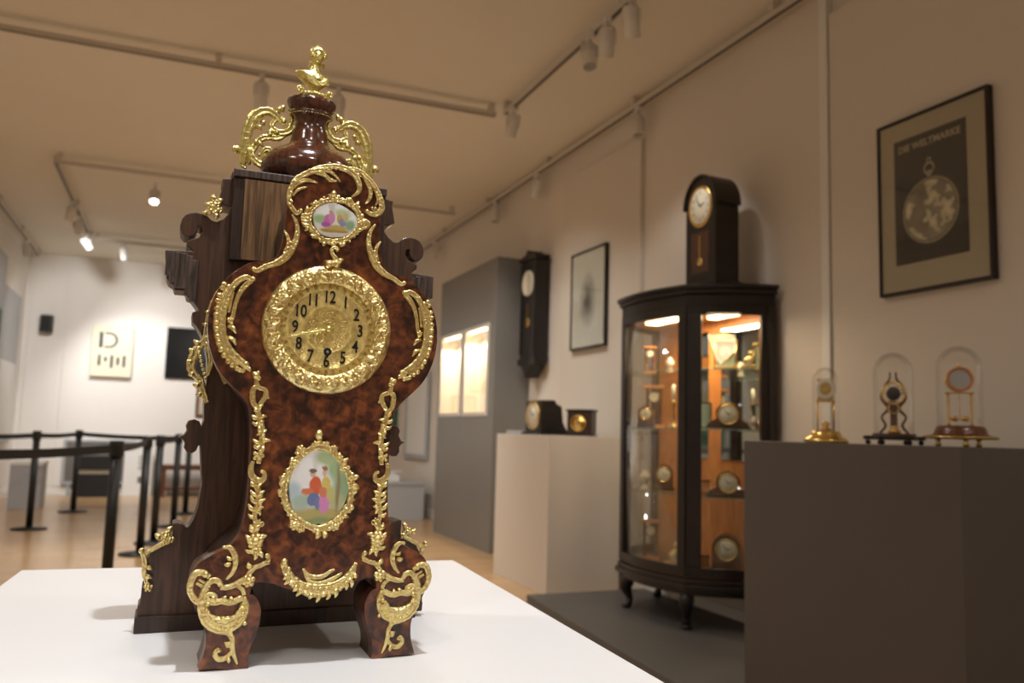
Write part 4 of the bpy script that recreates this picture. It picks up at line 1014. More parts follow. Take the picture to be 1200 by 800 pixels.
MB().box((2.93, 4.30, 1.889), (3.02, 4.80, 1.9045)).build('strip_lamp', M['strip'], vc, bevel=.004)
MB().box((3.10, 4.08, 1.889), (3.17, 4.35, 1.9045)).build('strip_lamp', M['strip'], vc, bevel=.004)
for (y, z, e) in ((4.5, 1.885, 8), (4.15, 1.885, 4.5)):
    L = bpy.data.lights.new('cabinet_lamp', 'AREA'); L.energy = e; L.shape = 'RECTANGLE'; L.size = .16; L.size_y = .4; L.color = (1, .76, .48)
    o = bpy.data.objects.new('cabinet_lamp', L); COL.objects.link(o); o.location = (3.0, y, z)

# the cabinet's clocks and boxes ------------------------------------------------
GRP = 'collectors clocks inside the glazed cabinet'
def small_clock(style, px, py, x, z, label, r=.06, rz=-.62, cat='clock'):
    """z is the shelf top; px decides how far along the shelf"""
    bd = [(Apt, Bpt), (Bpt, Cpt), (Cpt, Dpt)]
    def clr(xx):
        q = Vector((xx, at(px, py, 'x', xx).y)); return min(min(abs((q - a).cross(b - a)) / (b - a).length if (b - a).cross(q - a) < 0 else -1 for a, b in bd) * (1.5 if style == 'tambour' else 1), (3.25 - xx) * (.95 if style == 'tambour' else 1.1))
    cand = [2.86 + .01 * i for i in range(37)]; ok = [c for c in cand if clr(c) > .115 and c >= x]
    x = ok[0] if ok else max(cand, key=clr)
    y = at(px, py, 'x', x).y
    nm = {'tambour': 'tambour_clock', 'box': 'carriage_clock', 'column': 'pillar_clock', 'figure': 'figure_clock', 'plain': 'wooden_box', 'board': 'enamel_plaque', 'vase': 'alabaster_vase', 'stick': 'candlestick', 'arch': 'arched_clock'}[style]
    r *= 1.12
    e = empty(nm, (x, y, z), label, cat, GRP, rz)
    if style == 'tambour':
        P = [(-r*2.1, .012), (-r*2.0, .035), (-r*1.5, .05), (-r*1.15, r*1.1)] + [(r*1.25*math.cos(a), r*1.25 + .012 + r*1.25*math.sin(a)) for a in [PI - PI*i/14 for i in range(15)]] + [(r*1.15, r*1.1), (r*1.5, .05), (r*2.0, .035), (r*2.1, .012)]
        MB().prism(P, -.04, .05, 'y').build('case', M['mahog'], e, local=True, bevel=.004)
        MB().box((-r*2.25, -.05, 0), (r*2.25, .06, .012)).build('base', M['ebony'], e, local=True, bevel=.003)
        local_dial(e, (0, -.0402, r*1.25+.012), r)
    elif style == 'box':
        w, h = r*1.2, r*3.0
        MB().box((-w, -w*.8, 0), (w, w*.8, .018)).build('base', M['brass'], e, local=True, bevel=.003)
        MB().box((-w, -w*.8, h-.015), (w, w*.8, h)).build('top_plate', M['brass'], e, local=True, bevel=.003)
        for sx in (-1, 1):
            for sy in (-1, 1): MB().tube([(sx*w*.88, sy*w*.68, .0182), (sx*w*.88, sy*w*.68, h-.0152)], .005, 8, n=1).build('pillar', M['brass'], e, local=True)
        MB().box((-w*.75, -w*.45, .019), (w*.75, w*.55, h-.016)).build('movement', M['mint'], e, local=True, bevel=.002)
        local_dial(e, (0, -w*.451, h*.55), r*.72)
        MB().tube([(-w*.6, 0, h+.0002), (-w*.5, 0, h+.03), (w*.5, 0, h+.03), (w*.6, 0, h+.0002)], .004, 8).build('handle', M['brass'], e, local=True)
    elif style == 'arch':
        P = [(-r*1.3, .02), (-r*1.3, r*2.4)] + [(r*1.3*math.cos(a), r*2.4 + r*1.3*math.sin(a)) for a in [PI - PI*i/12 for i in range(1, 12)]] + [(r*1.3, r*2.4), (r*1.3, .02)]
        MB().prism(P, -.045, .05, 'y').build('case', M['mahog'], e, local=True, bevel=.004)
        MB().box((-r*1.5, -.055, 0), (r*1.5, .06, .02)).build('base', M['ebony'], e, local=True, bevel=.003)
        local_dial(e, (0, -.0452, r*2.3), r)
    elif style == 'column':
        MB().box((-r, -r*.7, 0), (r, r*.7, .02)).build('base', M['orange'], e, local=True, bevel=.003)
        for sx in (-1, 1): MB().lathe([(.010, .0202), (.013, .03), (.009, .04), (.009, r*4), (.013, r*4.1), (.012, r*4.2)], (sx*r*.7, 0, 0), 14).build('column', M['mahog'], e, local=True)
        MB().box((-r*1.05, -r*.75, r*4.201), (r*1.05, r*.75, r*4.5)).build('entablature', M['orange'], e, local=True, bevel=.003)
        MB().lathe([(0, -.02), (r*.6, -.02), (r*.62, .018), (0, .02)], (0, 0, r*3.3), 24, 'y').build('drum', M['brass'], e, local=True)
        MB().lathe([(0, .022), (r*.5, .021)], (0, 0, r*3.3), 24, 'y').build('dial', M['cream'], e, local=True)
    elif style == 'figure':
        MB().box((-r*1.2, -r*.7, 0), (r*1.2, r*.7, .025)).build('base', M['gilt'], e, local=True, bevel=.004)
        b = MB().tube([(0, 0, .03), (0, 0, r*1.2), (.01, 0, r*2)], [r*.7, r*.5, r*.35], 12); b.ball((.012, 0, r*2.6), r*.32); b.tube([(0, 0, r*1.8), (r*.6, -.01, r*1.5), (r*.7, -.02, r*2.2)], [.012, .01, .008], 8); b.tube([(0, 0, r*1.8), (-r*.6, -.01, r*1.3)], [.012, .01], 8)
        b.build('figure', M['gilt'], e, local=True, remesh=.005)
        local_dial(e, (0, -r*.62, r*.8), r*.45, nums=False)
    elif style == 'plain':
        MB().box((-r, -r*.6, .008), (r, r*.6, r*1.5)).build('case', M['orange'], e, local=True, bevel=.004)
        MB().box((-r*1.08, -r*.66, 0), (r*1.08, r*.66, .008)).build('base', M['mahog'], e, local=True, bevel=.002)
        MB().box((-r*1.08, -r*.66, r*1.5), (r*1.08, r*.66, r*1.5+.01)).build('lid', M['mahog'], e, local=True, bevel=.003)
    elif style == 'board':
        MB().box((-r, -.008, .0), (r, .008, r*2.6)).build('frame', M['ebony'], e, local=True, bevel=.003)
        MB().box((-r*.85, -.0105, r*.15), (r*.85, -.0082, r*2.45)).build('panel', M['mint'], e, local=True)
        MB().box((-r*.4, .009, 0), (r*.4, .05, .02)).build('prop', M['ebony'], e, local=True)
    elif style == 'vase':
        MB().lathe([(0, 0), (r*.6, 0), (r*.6, .01), (r*.25, .03), (r*.35, r*.8), (r*.7, r*1.4), (r*.65, r*1.9), (r*.3, r*2.2), (r*.45, r*2.5), (0, r*2.5)], (0, 0, 0), 24).build('body', M['alabaster'], e, local=True)
        MB().lathe([(r*.3, r*2.0), (r*.36, r*2.03), (r*.3, r*2.1)], (0, 0, .0), 24).build('collar', M['brass'], e, local=True)
    elif style == 'stick':
        MB().lathe([(0, 0), (r*.7, 0), (r*.7, .01), (r*.15, .03), (r*.22, r*1), (r*.12, r*2), (r*.3, r*2.8), (r*.3, r*3), (0, r*3)], (0, 0, 0), 20).build('stem', M['brass'], e, local=True)
        MB().lathe([(0, r*3.001), (.011, r*3.001), (.011, r*4.8), (0, r*4.85)], (0, 0, 0), 14).build('candle', M['cream'], e, local=True)
    return e
s0 = .3602; s1, s2, s3 = [z + .0085 for z in SHZ]
small_clock('plain', 821, 425, 3.02, s3, 'orange wooden box on the top shelf beside the middle cabinet post', .045, cat='box')
small_clock('box', 850, 425, 3.06, s3, 'squat brass carriage clock with white face, centre of the top shelf', .052)
small_clock('figure', 877, 425, 3.14, s3, 'gilt figure clock at the right end of the top shelf', .034)
small_clock('column', 762, 430, 3.05, s3, 'small pillar clock seen through the left pane, on the top shelf', .036)
small_clock('vase', 785, 430, 2.98, s3, 'pale alabaster vase on the top shelf behind the left pane', .034, cat='vase')
small_clock('board', 822, 500, 3.16, s2, 'mint green enamel plaque propped up on the second shelf', .055, cat='plaque')
small_clock('tambour', 853, 500, 3.00, s2, 'dark round-topped clock with cream dial on the second shelf', .052)
small_clock('vase', 884, 500, 3.17, s2, 'pale alabaster vase at the right end of the second shelf', .028, cat='vase')
small_clock('column', 766, 505, 3.08, s2, 'tall pillar clock seen through the left pane, on the second shelf', .055)
small_clock('stick', 789, 505, 2.94, s2, 'brass candlestick with a white candle on the second shelf', .05, cat='candlestick')
small_clock('arch', 757, 505, 3.08, s2, 'narrow arched clock nearest the left edge of the second shelf', .035)
small_clock('tambour', 853, 590, 3.00, s1, 'wide dark round-topped clock with cream dial on the third shelf', .050)
small_clock('plain', 822, 590, 3.12, s1, 'low orange box beside the round-topped clock on the third shelf', .045, cat='box')
small_clock('arch', 778, 590, 3.03, s1, 'brown arched clock seen through the left pane, on the third shelf', .040)
small_clock('vase', 755, 590, 3.05, s1, 'alabaster vase on the third shelf behind the left pane', .045, cat='vase')
small_clock('arch', 851, 660, 3.02, s0, 'arched clock with cream dial on the cabinet floor', .056)
small_clock('figure', 790, 650, 2.98, s0, 'gilt figure clock on the cabinet floor by the middle post', .045)
small_clock('column', 762, 650, 3.06, s0, 'pillar clock standing on the cabinet floor behind the left pane', .05)
small_clock('plain', 820, 655, 3.14, s0, 'orange wooden box on the cabinet floor right of the middle post', .05, cat='box')

# arched clock standing on top of the cabinet
tk = empty('bracket_clock', (3.05, 4.235, 2.0552), 'dark arched clock with round pale dial standing on top of the glazed cabinet', 'clock', rz=-PI/2 + .07)
W_ = .145
P = [(-W_, .03), (-W_, .44)] + [(W_*math.cos(a), .44 + .155*math.sin(a)) for a in [PI - PI*i/20 for i in range(1, 20)]] + [(W_, .44), (W_, .03)]
MB().prism(P, -.11, .12, 'y').build('case', M['ebony'], tk, local=True, bevel=.006)
MB().box((-W_-.02, -.13, 0), (W_+.02, .14, .03)).build('base', M['ebony'], tk, local=True, bevel=.008)
P2 = [((W_+.018)*math.cos(a), .44 + .175*math.sin(a)) for a in [PI - PI*i/20 for i in range(21)]] + [((W_+.001)*math.cos(a), .44 + .157*math.sin(a)) for a in [PI*i/20 for i in range(21)]]
MB().prism(P2, -.125, .125, 'y').build('arched_hood', M['ebony'], tk, local=True, bevel=.003)
local_dial(tk, (0, -.1105, .44), .105)
MB().box((-.085, -.1125, .08), (.085, -.1105, .30)).build('window_panel', M['walnut'], tk, local=True, bevel=.001)
pb = MB().box((-.005, -.118, .15), (.005, -.113, .28)); pb.lathe([(0, .006), (.022, .005), (.024, 0)], (0, -.113, .14), 20, 'y'); pb.build('pendulum', M['brass'], tk, local=True)

tk.scale = (.96, .80, 1.15)

# dark grey pedestal with three domed clocks
tag(MB().box((2.40, 1.985, 0), (3.28, 3.09, 1.145)).build('pedestal', M['greyped'], bevel=.003), 'large dark grey pedestal in the right foreground carrying three domed clocks', 'pedestal')
ZG = 1.1452
def dome(e, r, z0, z1):
    n = 10; prof = [(r, z0), (r*1.02, z0+.006), (r, z0+.01)] + [(r, z0 + (z1-r-z0)*i/4) for i in range(1, 5)] + [(r*math.cos(PI/2*i/n), z1 - r + r*math.sin(PI/2*i/n)) for i in range(1, n+1)]
    MB().lathe(prof, (0, 0, 0), 40).build('glass_dome', M['dome'], e, local=True, fixn=False)
G3 = 'glass domed clocks on the dark grey pedestal'
# 1: small brass skeleton clock
y = at(968, 517, 'x', 2.72).y
d1 = empty('domed_clock', (2.72, y, ZG), 'smallest glass-domed brass clock, left one on the dark grey pedestal', 'clock', G3, rz=-.75)
MB().lathe([(0,0),(.082,0),(.084,.006),(.078,.014),(.060,.022),(.056,.034),(.050,.040),(0,.040)], (0,0,0), 40).build('base', M['brass'], d1, local=True)
MB().lathe([(.014,.0402),(.022,.045),(.010,.055),(.018,.065),(.006,.075),(0,.076)], (.0,0,0), 20).build('finial_weight', M['brass'], d1, local=True)
for sx in (-1, 1): MB().tube([(sx*.030, 0, .0402), (sx*.030, 0, .14)], .0035, 8, n=1).build('pillar', M['brass'], d1, local=True)
MB().box((-.036, -.008, .14), (.036, .012, .147)).build('platform_plate', M['brass'], d1, local=True, bevel=.001)
MB().lathe([(.022,.001),(.034,.004),(.037,.001),(.037,-.004),(.022,-.004),(.022,.001)], (0, -.010, .185), 28, 'y').build('dial_ring', M['cream'], d1, local=True)
g = MB()
for k in range(12): a = 2*PI*k/12; g.tube([(.010*math.cos(a), -.004, .185+.010*math.sin(a)), (.023*math.cos(a), -.004, .185+.023*math.sin(a))], .0014, 5, n=1)
g.lathe([(.008,.001),(.012,.003),(.013,-.003),(.008,-.003)], (0,-.003,.185), 20, 'y'); g.build('wheel', M['brass'], d1, local=True)
MB().box((-.030, .002, .1472), (.030, .010, .222)).build('back_plate', M['brass'], d1, local=True, bevel=.001)
dome(d1, .050, .040, .262); d1.scale = (1.12, 1.12, 1.28)
# 2: dark skeleton clock
y = at(1048, 517, 'x', 2.70).y
d2 = empty('domed_clock', (2.70, y, ZG), 'glass-domed dark skeleton clock, middle one on the dark grey pedestal', 'clock', G3, rz=-.75)
P = [(.095*(1+.10*math.cos(6*a))*math.cos(a), .085*(1+.10*math.cos(6*a))*math.sin(a)) for a in [2*PI*i/48 for i in range(48)]]
MB().prism(P, .016, .030, 'z').build('base', M['ebony'], d2, local=True, bevel=.004)
MB().lathe([(0,.0302),(.074,.0302),(.072,.038),(0,.038)], (0,0,0), 36).build('upper_base', M['mahog'], d2, local=True)
for k in range(6):
    a = 2*PI*k/6; MB().ball((.088*math.cos(a), .078*math.sin(a), .008), (.010, .010, .008), 10, 8).build('foot', M['ebony'], d2, local=True)
for sx in (-1, 1):
    MB().tube([(sx*.048, 0, .0382), (sx*.028, 0, .065), (sx*.040, 0, .095), (sx*.018, 0, .125), (sx*.040, 0, .160), (sx*.030, 0, .20), (sx*.012, 0, .225), (sx*.010, 0, .25)], [.004,.005,.004,.006,.005,.005,.004,.003], 8, .7).build('skeleton_plate', M['mahog'], d2, local=True)
g = MB(); g.lathe([(.034,.001),(.040,.003),(.042,-.002),(.034,-.002),(.034,.001)], (0,-.012,.175), 32, 'y'); g.lathe([(.016,.001),(.021,.003),(.022,-.002),(.016,-.002)], (0,-.006,.125), 24, 'y')
for k in range(6): a = 2*PI*k/6; g.tube([(0,-.012,.175), (.037*math.cos(a), -.012, .175+.037*math.sin(a))], .002, 5, n=1)
g.build('wheel_train', M['brass'], d2, local=True)
MB().lathe([(0,.004),(.020,.004),(.024,0),(.024,-.02),(0,-.02)], (0,-.012,.175), 24, 'y').build('barrel', M['ebony'], d2, local=True)
MB().box((-.012, -.006, .0382), (.012, .010, .150)).build('central_frame', M['mahog'], d2, local=True, bevel=.002)
MB().lathe([(0,.0385),(.020,.0385),(.022,.046),(.010,.056),(.018,.062),(0,.066)], (0,-.03,0), 24).build('bell', M['brass'], d2, local=True)
dome(d2, .068, .038, .318); d2.scale = (1.10, 1.10, 1.16)
# 3: anniversary clock
y = at(1126, 517, 'x', 2.70).y
d3 = empty('domed_clock', (2.70, y, ZG), 'largest glass-domed clock with amber dial, right one on the dark grey pedestal', 'clock', G3, rz=-.75)
for k in range(3):
    a = 2*PI*k/3 + .6; MB().lathe([(0,0),(.008,0),(.011,.008),(.005,.016),(.009,.022),(.009,.0255),(0,.0255)], (.075*math.cos(a), .075*math.sin(a), 0), 14).build('foot', M['brass'], d3, local=True)
MB().lathe([(0,.026),(.112,.026),(.115,.031),(.110,.037),(.086,.042),(.084,.050),(.078,.066),(.070,.072),(0,.072)], (0,0,0), 48).build('turned_base', M['mahog'], d3, local=True)
MB().lathe([(.1152,.028),(.119,.032),(.1152,.036),(.1135,.0345)], (0,0,0), 48).build('brass_rim', M['brass'], d3, local=True)
for sx in (-1, 1): MB().lathe([(.005,.0722),(.007,.078),(.004,.084),(.004,.178),(.007,.184)], (sx*.036, 0, 0), 14).build('column', M['brass'], d3, local=True)
MB().box((-.046, -.014, .1842), (.046, .014, .190)).build('platform_plate', M['brass'], d3, local=True, bevel=.001)
MB().lathe([(0,-.032),(.040,-.032),(.043,-.028),(.043,.026),(.040,.030),(.036,.029),(.0355,.024),(0,.0235)], (0,0,.234), 36, 'y').build('dial_drum', M['brass'], d3, local=True)
MB().lathe([(0,.0250),(.0335,.0250)], (0,0,.234), 32, 'y').build('dial', M['lightgrey'], d3, local=True)
MB().lathe([(.0335,.0255),(.036,.031),(.0425,.031),(.0435,.027)], (0,0,.234), 36, 'y').build('amber_rim', M['orange'], d3, local=True)
MB().lathe([(0,.0),(.006,.002),(.004,.008),(0,.018)], (0,0,.277), 12).build('finial', M['brass'], d3, local=True)
pn = MB().tube([(0,.012,.184), (0,.012,.10)], .0012, 6, n=1)
for k in range(4): a = PI/2*k+.4; pn.ball((.024*math.cos(a), .012+.024*math.sin(a), .098), .0095, 10, 8)
pn.box((-.026,.0105,.094), (.026,.0135,.098)); pn.box((-.0015,-.014,.094), (.0015,.038,.098)); pn.build('rotary_pendulum', M['brass'], d3, local=True)
dome(d3, .073, .072, .352); d3.scale = (1.05, 1.05, 1.05)

# ------------------------------------------------------------------ far right corner, seen past the clock
fc = empty('display_counter', (2.9, 10.9, 0), 'low grey display counter on the floor left of the tall grey showcase', 'counter')
MB().box((2.62, 10.56, 0), (3.18, 11.4, .45)).build('counter_body', M['lightgrey'], fc, bevel=.003)
MB().box((2.60, 10.54, .4502), (3.20, 11.42, .48)).build('counter_top', M['lightgrey'], fc, bevel=.003)
sg = empty('white_model', (2.80, 10.9, .4802), 'small white stepped object standing on the low grey counter', 'object')
MB().prism([(2.70,.4802),(2.92,.4802),(2.92,.55),(2.87,.57),(2.85,.60),(2.77,.60),(2.75,.57),(2.70,.55)], 10.84, 10.96, 'y').build('body', M['trim'], sg, bevel=.004)
MB().box((2.68, 10.82, .6002), (2.94, 10.98, .612)).build('lid', M['trim'], sg, bevel=.003)
sc = empty('wall_panel_frame', (XR-.03, 11.5, .74), 'tall white framed panel on the right wall, seen just past the right edge of the clock', 'panel')
MB().box((XR-.030, 10.98, .82), (XR-.017, 11.98, 1.88)).build('board', M['trim'], sc, bevel=.002)
f = MB()
for lo, hi in (((XR-.05,10.92,.76),(XR-.0165,10.9795,1.94)), ((XR-.05,11.9805,.76),(XR-.0165,12.04,1.94)), ((XR-.05,10.9795,.76),(XR-.0165,11.9805,.8195)), ((XR-.05,10.9795,1.8805),(XR-.0165,11.9805,1.94))): f.box(lo, hi)
f.build('frame', M['lightgrey'], sc, bevel=.003)
tag(MB().box((XR-.05, 12.60, .88), (XR-.0165, 13.10, 1.75)).build('green_wall_board', M['green'], bevel=.003), 'dark green board on the right wall, seen between the clock and the white framed panel', 'board')

# ================================================================== left part of the room
def stanchion(px, y, label, first=[None]):
    x = at(px, 560, 'y', y).x if isinstance(px, (int, float)) else px[0]
    if first[0] is None:
        r = empty('barrier_post', (x, y, 0)); first[0] = r
        MB().lathe([(0,0),(.17,0),(.175,.006),(.17,.014),(.06,.028),(.04,.034),(0,.034)], (0,0,0), 40).build('base', M['post'], r, local=True)
        MB().lathe([(.0,.0345),(.034,.0345),(.034,.93),(0,.93)], (0,0,0), 24).build('pole', M['post'], r, local=True)
        MB().lathe([(0,.9302),(.040,.9302),(.044,.94),(.044,1.02),(.040,1.032),(0,1.034)], (0,0,0), 24).build('belt_head', M['post'], r, local=True)
        MB().box((-.018,-.052,.955), (.018,-.0445,1.01)).build('belt_clip', M['post'], r, local=True, bevel=.002)
    else: r = copy_tree(first[0]); r.location = (x, y, 0)
    return tag(r, label, 'barrier post', 'black belt barrier posts'), Vector((x, y, 0))
PO = {}
for k, px, y, lb in (('a', 134, 5.9, 'nearest black barrier post, just behind the left rear corner of the white plinth'),
                     ('b', 39, 10.25, 'leftmost black barrier post, standing by the small light grey pedestal'),
                     ('c', 88.5, 12.1, 'black barrier post in front of the black box at the back wall'),
                     ('d', 170, 8.2, 'black barrier post touching the left of the pair just behind the nearest post'),
                     ('e', 185, 8.9, 'black barrier post, right of the close pair left of the clock'),
                     ('f', 206.5, 10.3, 'black barrier post closest to the trefoil of the clock case'),
                     ('g', 219.5, 11.7, 'furthest right black barrier post, mostly behind the trefoil of the clock case')):
    _, PO[k] = stanchion(px, y, lb)
xg = at(-95, 560, 'y', 4.4).x
_, PO['h'] = stanchion((xg,), 4.4, 'black barrier post at the near left end of the nearest belt')
xh = at(-60, 560, 'y', 9.2).x
_, PO['i'] = stanchion((xh,), 9.2, 'black barrier post at the far left end of the distant belt')
def belt(a, b, label):
    p, q = PO[a] + Vector((0,0,0)), PO[b]; d = (q - p); L = d.length; d.normalize(); n_ = Vector((-d.y, d.x, 0)) * .0015
    p = p + d * .062; q = q - d * .062; vs = []; fs = []; N = 12
    for i in range(N + 1):
        t = i / N; c = p.lerp(q, t); sag = -.012 * math.sin(PI * t)
        for s_, h in ((1, .956), (1, 1.006), (-1, 1.006), (-1, .956)): vs.append((c.x + n_.x*s_, c.y + n_.y*s_, h + sag))
    for i in range(N):
        for j in range(4): fs.append((4*i+j, 4*i+(j+1) % 4, 4*i+4+(j+1) % 4, 4*i+4+j))
    fs += [(0,1,2,3), (4*N+3,4*N+2,4*N+1,4*N)]
    tag(MB().add(vs, fs).build('barrier_belt', M['belt']), label, 'belt', 'black barrier belts')
belt('h', 'a', 'nearest black belt, running in from the left edge to the nearest barrier post')
belt('a', 'd', 'short black belt between the nearest post and the close pair of posts')
belt('i', 'b', 'distant black belt running in from the left edge to the leftmost post')
belt('b', 'c', 'distant black belt between the leftmost post and the post by the black box')
belt('c', 'f', 'distant black belt running from the post by the black box towards the clock')
belt('e', 'f', 'black belt going back from the close pair of posts towards the clock')

g0 = empty('pedestal', (-1.55, 12.8, 0), 'small light grey pedestal on the floor at the far left by the wall', 'pedestal')
MB().box((-1.76, 12.5, 0), (-1.40, 13.1, .56)).build('pedestal_body', M['lightgrey'], g0, bevel=.003)
MB().box((-1.77, 12.49, .5602), (-1.39, 13.11, .60)).build('pedestal_top', M['trim'], g0, bevel=.003)

# things on and before the back wall
def board(name, label, cat, x0, x1, z0, z1, yb, d, m, edge='trim'):
    e = empty(name, ((x0+x1)/2, yb, z0), label, cat); MB().box((x0, yb-d, z0), (x1, yb, z1)).build('board', M[m], e, bevel=.003); return e
yw = YB - .031
po = board('hanging_poster', 'cream poster panel with a big dark letter D, hung on the far back wall', 'poster', -1.11, -.515, 1.86, 2.68, yw-.06, .03, 'paper')
MB().box((-1.0, yw-.06, 1.95), (-.62, yw, 2.6)).build('standoff', M['trim'], po)
def arcD(w0, w1): return w0
d_ = MB(); yD = yw - .0915; zc_ = 2.44
d_.box((-1.01, yD, zc_-.125), (-.955, yD+.001, zc_+.125))
out = [(-.93, .125), (-.85, .125)] + [(-.86+.125*math.sin(a), .125*math.cos(a)) for a in [PI*i/14 for i in range(15)]] + [(-.93, -.125), (-.93, -.095), (-.86, -.095)] + [(-.86+.085*math.sin(a), .092*math.cos(a)) for a in [PI - PI*i/14 for i in range(15)]] + [(-.93, .095)]
d_.prism([(x, zc_+z) for x, z in out], yD, yD+.001, 'y'); d_.build('letter', M['post'], po)
for i, (x, h) in enumerate(((-.99, .17), (-.90, .10), (-.81, .20), (-.72, .15), (-.63, .18))):
    MB().box((x-.020, yD, 2.20-h), (x+.020, yD+.001, 2.20 - (i % 2)*.03)).build('printed_bar', M['post'], po)
s_ = empty('wall_screen', (.25, yw, 1.88), 'black flat screen on the back wall, half hidden by the clock cornice', 'screen')
MB().box((-.02, yw-.05, 1.88), (.62, yw-.012, 2.72)).build('housing', M['post'], s_, bevel=.004); MB().box((-.005, yw-.0525, 1.895), (.605, yw-.0502, 2.705)).build('panel', M['screen'], s_); MB().box((.2, yw-.012, 2.2), (.4, yw, 2.4)).build('bracket', M['post'], s_)
sk = empty('wall_speaker', (-1.765, YB-.03, 2.63), 'small black loudspeaker high on the back wall near the left corner', 'speaker')
MB().prism([(-1.86, YB-.14), (-1.83, YB-.22), (-1.70, YB-.22), (-1.67, YB-.14), (-1.67, YB-.08), (-1.86, YB-.08)], 2.50, 2.77, 'z').build('housing', M['post'], sk, bevel=.015)
MB().box((-1.82, YB-.2235, 2.53), (-1.71, YB-.2205, 2.74)).build('grille', M['belt'], sk); MB().box((-1.79, YB-.08, 2.6), (-1.74, YB-.026, 2.68)).build('bracket', M['post'], sk)
fr = empty('framed_board', (-.8, YB-.04, .17), 'wide grey framed board standing at the foot of the back wall behind the black box', 'board')
MB().box((-1.35, YB-.075, .21), (-.40, YB-.05, .82)).build('panel', M['greybox'], fr)
f = MB()
for lo, hi in (((-1.39,YB-.09,.17),(-1.3505,YB-.04,.86)), ((-.3995,YB-.09,.17),(-.36,YB-.04,.86)), ((-1.3505,YB-.09,.17),(-.3995,YB-.04,.2095)), ((-1.3505,YB-.09,.8205),(-.3995,YB-.04,.86))): f.box(lo, hi)
f.build('frame', M['lightgrey'], fr, bevel=.002)
for x in (-1.3, -.5): MB().box((x, YB-.09, 0), (x+.04, YB-.04, .1695)).build('foot', M['lightgrey'], fr)
bb = empty('black_cabinet', (-.93, 14.5, 0), 'black boxy unit with a pale slot, on the floor before the back wall', 'cabinet')
MB().box((-1.16, 14.42, 0), (-.70, 14.78, .35)).build('lower_box', M['post'], bb, bevel=.004); MB().box((-1.16, 14.42, .42), (-.70, 14.78, .62)).build('upper_box', M['post'], bb, bevel=.004)
MB().box((-1.15, 14.46, .3502), (-.71, 14.77, .4198)).build('slot', M['mount'], bb)
wb = empty('information_stand', (-.37, 14.6, 0), 'narrow white information stand with dark symbols, behind the nearest barrier post', 'stand')
MB().box((-.51, 14.62, 0), (-.10, 14.72, .78)).build('stand_body', M['trim'], wb, bevel=.003)
sym = MB()
for k, z in enumerate((.60, .52, .44)): sym.lathe([(.016, .001), (.030, .0012), (.031, 0), (.016, 0), (.016, .001)], (-.27, 14.6195, z), 20, 'y')
sym.box((-.30, 14.6185, .20), (-.24, 14.6195, .30)); sym.build('printed_symbols', M['greybox'], wb)
bn = empty('wooden_bench', (.36, 14.5, 0), 'dark wooden bench before the back wall, seen between the barrier posts left of the clock', 'bench')
MB().box((.02, 14.35, .42), (.75, 14.72, .50)).build('seat', M['mahog'], bn, bevel=.004)
for x in (.05, .66):
    for y in (14.37, 14.65): MB().box((x, y, 0), (x+.06, y+.05, .4198)).build('leg', M['mahog'], bn, bevel=.003)
MB().box((.11, 14.40, .10), (.66, 14.68, .14)).build('stretcher', M['mahog'], bn)
bp2 = empty('framed_picture', (.6, yw, 1.27), 'brown framed picture on the back wall, just left of the clock waist', 'picture')
MB().box((.49, yw-.03, 1.26), (.98, yw-.002, 1.82)).build('frame', M['mahog'], bp2, bevel=.004); MB().box((.54, yw-.0325, 1.31), (.93, yw-.0302, 1.77)).build('print', M['mount'], bp2)

# left wall display boards
lw = empty('wall_display_board', (XL+.02, 13.5, .8), 'grey display board with pale lower half on the left wall, nearest the corner', 'display board')
MB().box((XL+.001, 12.9, .80), (XL+.04, 14.30, 2.95)).build('board', M['lightgrey'], lw, bevel=.003)
MB().box((XL+.0402, 12.95, .85), (XL+.043, 14.25, 1.95)).build('lower_sheet', M['trim'], lw)
lw = empty('wall_display_board', (XL+.02, 12.2, .8), 'taller grey display board with coloured pictures, at the left edge of the photo', 'display board')
MB().box((XL+.001, 11.2, .80), (XL+.055, 12.8, 3.30)).build('board', M['lightgrey'], lw, bevel=.003)
for k, (z, m) in enumerate(((2.15, 'green'), (1.55, 'mount'), (1.0, 'green'))): MB().box((XL+.0552, 11.5, z), (XL+.058, 12.7, z+.42)).build('picture', M[m], lw)

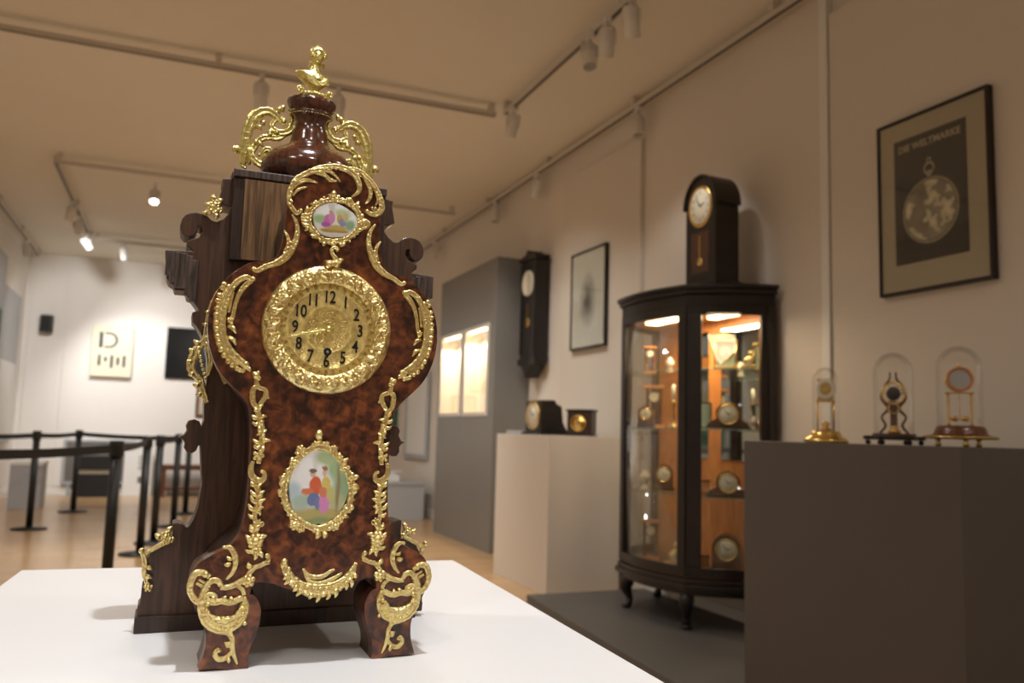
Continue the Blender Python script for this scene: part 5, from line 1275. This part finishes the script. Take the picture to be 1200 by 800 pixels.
# ================================================================== fill lamps without fixtures, added to light the floor for bounce
for k, (x, y, tx, ty, e, c) in enumerate(((2.34, .6, 2.2, .3, 45, WRM), (2.34, -1.2, 2.2, -1.2, 60, WRM), (-1.2, -1.0, -1.2, -1.0, 75, WRM), (-1.2, 2.4, -1.2, 2.6, 75, WRM), (.6, 3.6, .7, 4.0, 85, WRM), (2.0, 6.1, 1.8, 7.0, 75, (1,.95,.88)), (-1.0, 6.1, -.8, 7.2, 90, (1,.95,.88)), (.7, 9.15, .9, 9.6, 110, NEU))):
    lamp('bounce_fill_lamp', (x, y, 3.55), (tx, ty, 0), e, 140, c, .06, .8)
cam = bpy.data.cameras.new('camera'); co = bpy.data.objects.new('camera', cam); COL.objects.link(co)
cam.sensor_width = 36; cam.lens = FPX / 1200 * 36; cam.clip_start = .02
m3 = Matrix(tuple(map(tuple, ROT @ np.diag([1, -1, -1]))))
co.matrix_world = Matrix.Translation((0, 0, HC)) @ m3.to_4x4()
cam.dof.use_dof = True; cam.dof.focus_distance = 1.09; cam.dof.aperture_fstop = 5.2
SC.camera = co
W = bpy.data.worlds.new('world'); SC.world = W; W.use_nodes = True
W.node_tree.nodes['Background'].inputs[0].default_value = (.05, .045, .04, 1)
# plinth lamps out of view: overhead key, left spot, added front fill
lamp('plinth_key_fill_lamp', (.26, .72, 3.6), (.24, 1.2, 1.0), 172, 38, (.95, .97, 1), .035)
lamp('plinth_key_fill_lamp', (-.25, -.3, 3.55), (.15, 1.2, 1.1), 12, 34, (.98, .97, 1), .05)
lamp('plinth_key_fill_lamp', (.45, -.9, 3.5), (.18, 1.1, 1.25), 30, 30, (1, .97, .93), .05)  # front fill, added to brighten the face of the clock
SC.view_settings.view_transform = 'Standard'; SC.view_settings.look = 'None'; SC.view_settings.gamma = 1; SC.view_settings.exposure = 0
try: SC.view_settings.use_curve_mapping = False
except Exception: pass
SC.cycles.use_denoising = True
SC.cycles.max_bounces = 10; SC.cycles.diffuse_bounces = 5; SC.cycles.transparent_max_bounces = 24
SC.cycles.sample_clamp_indirect = 4
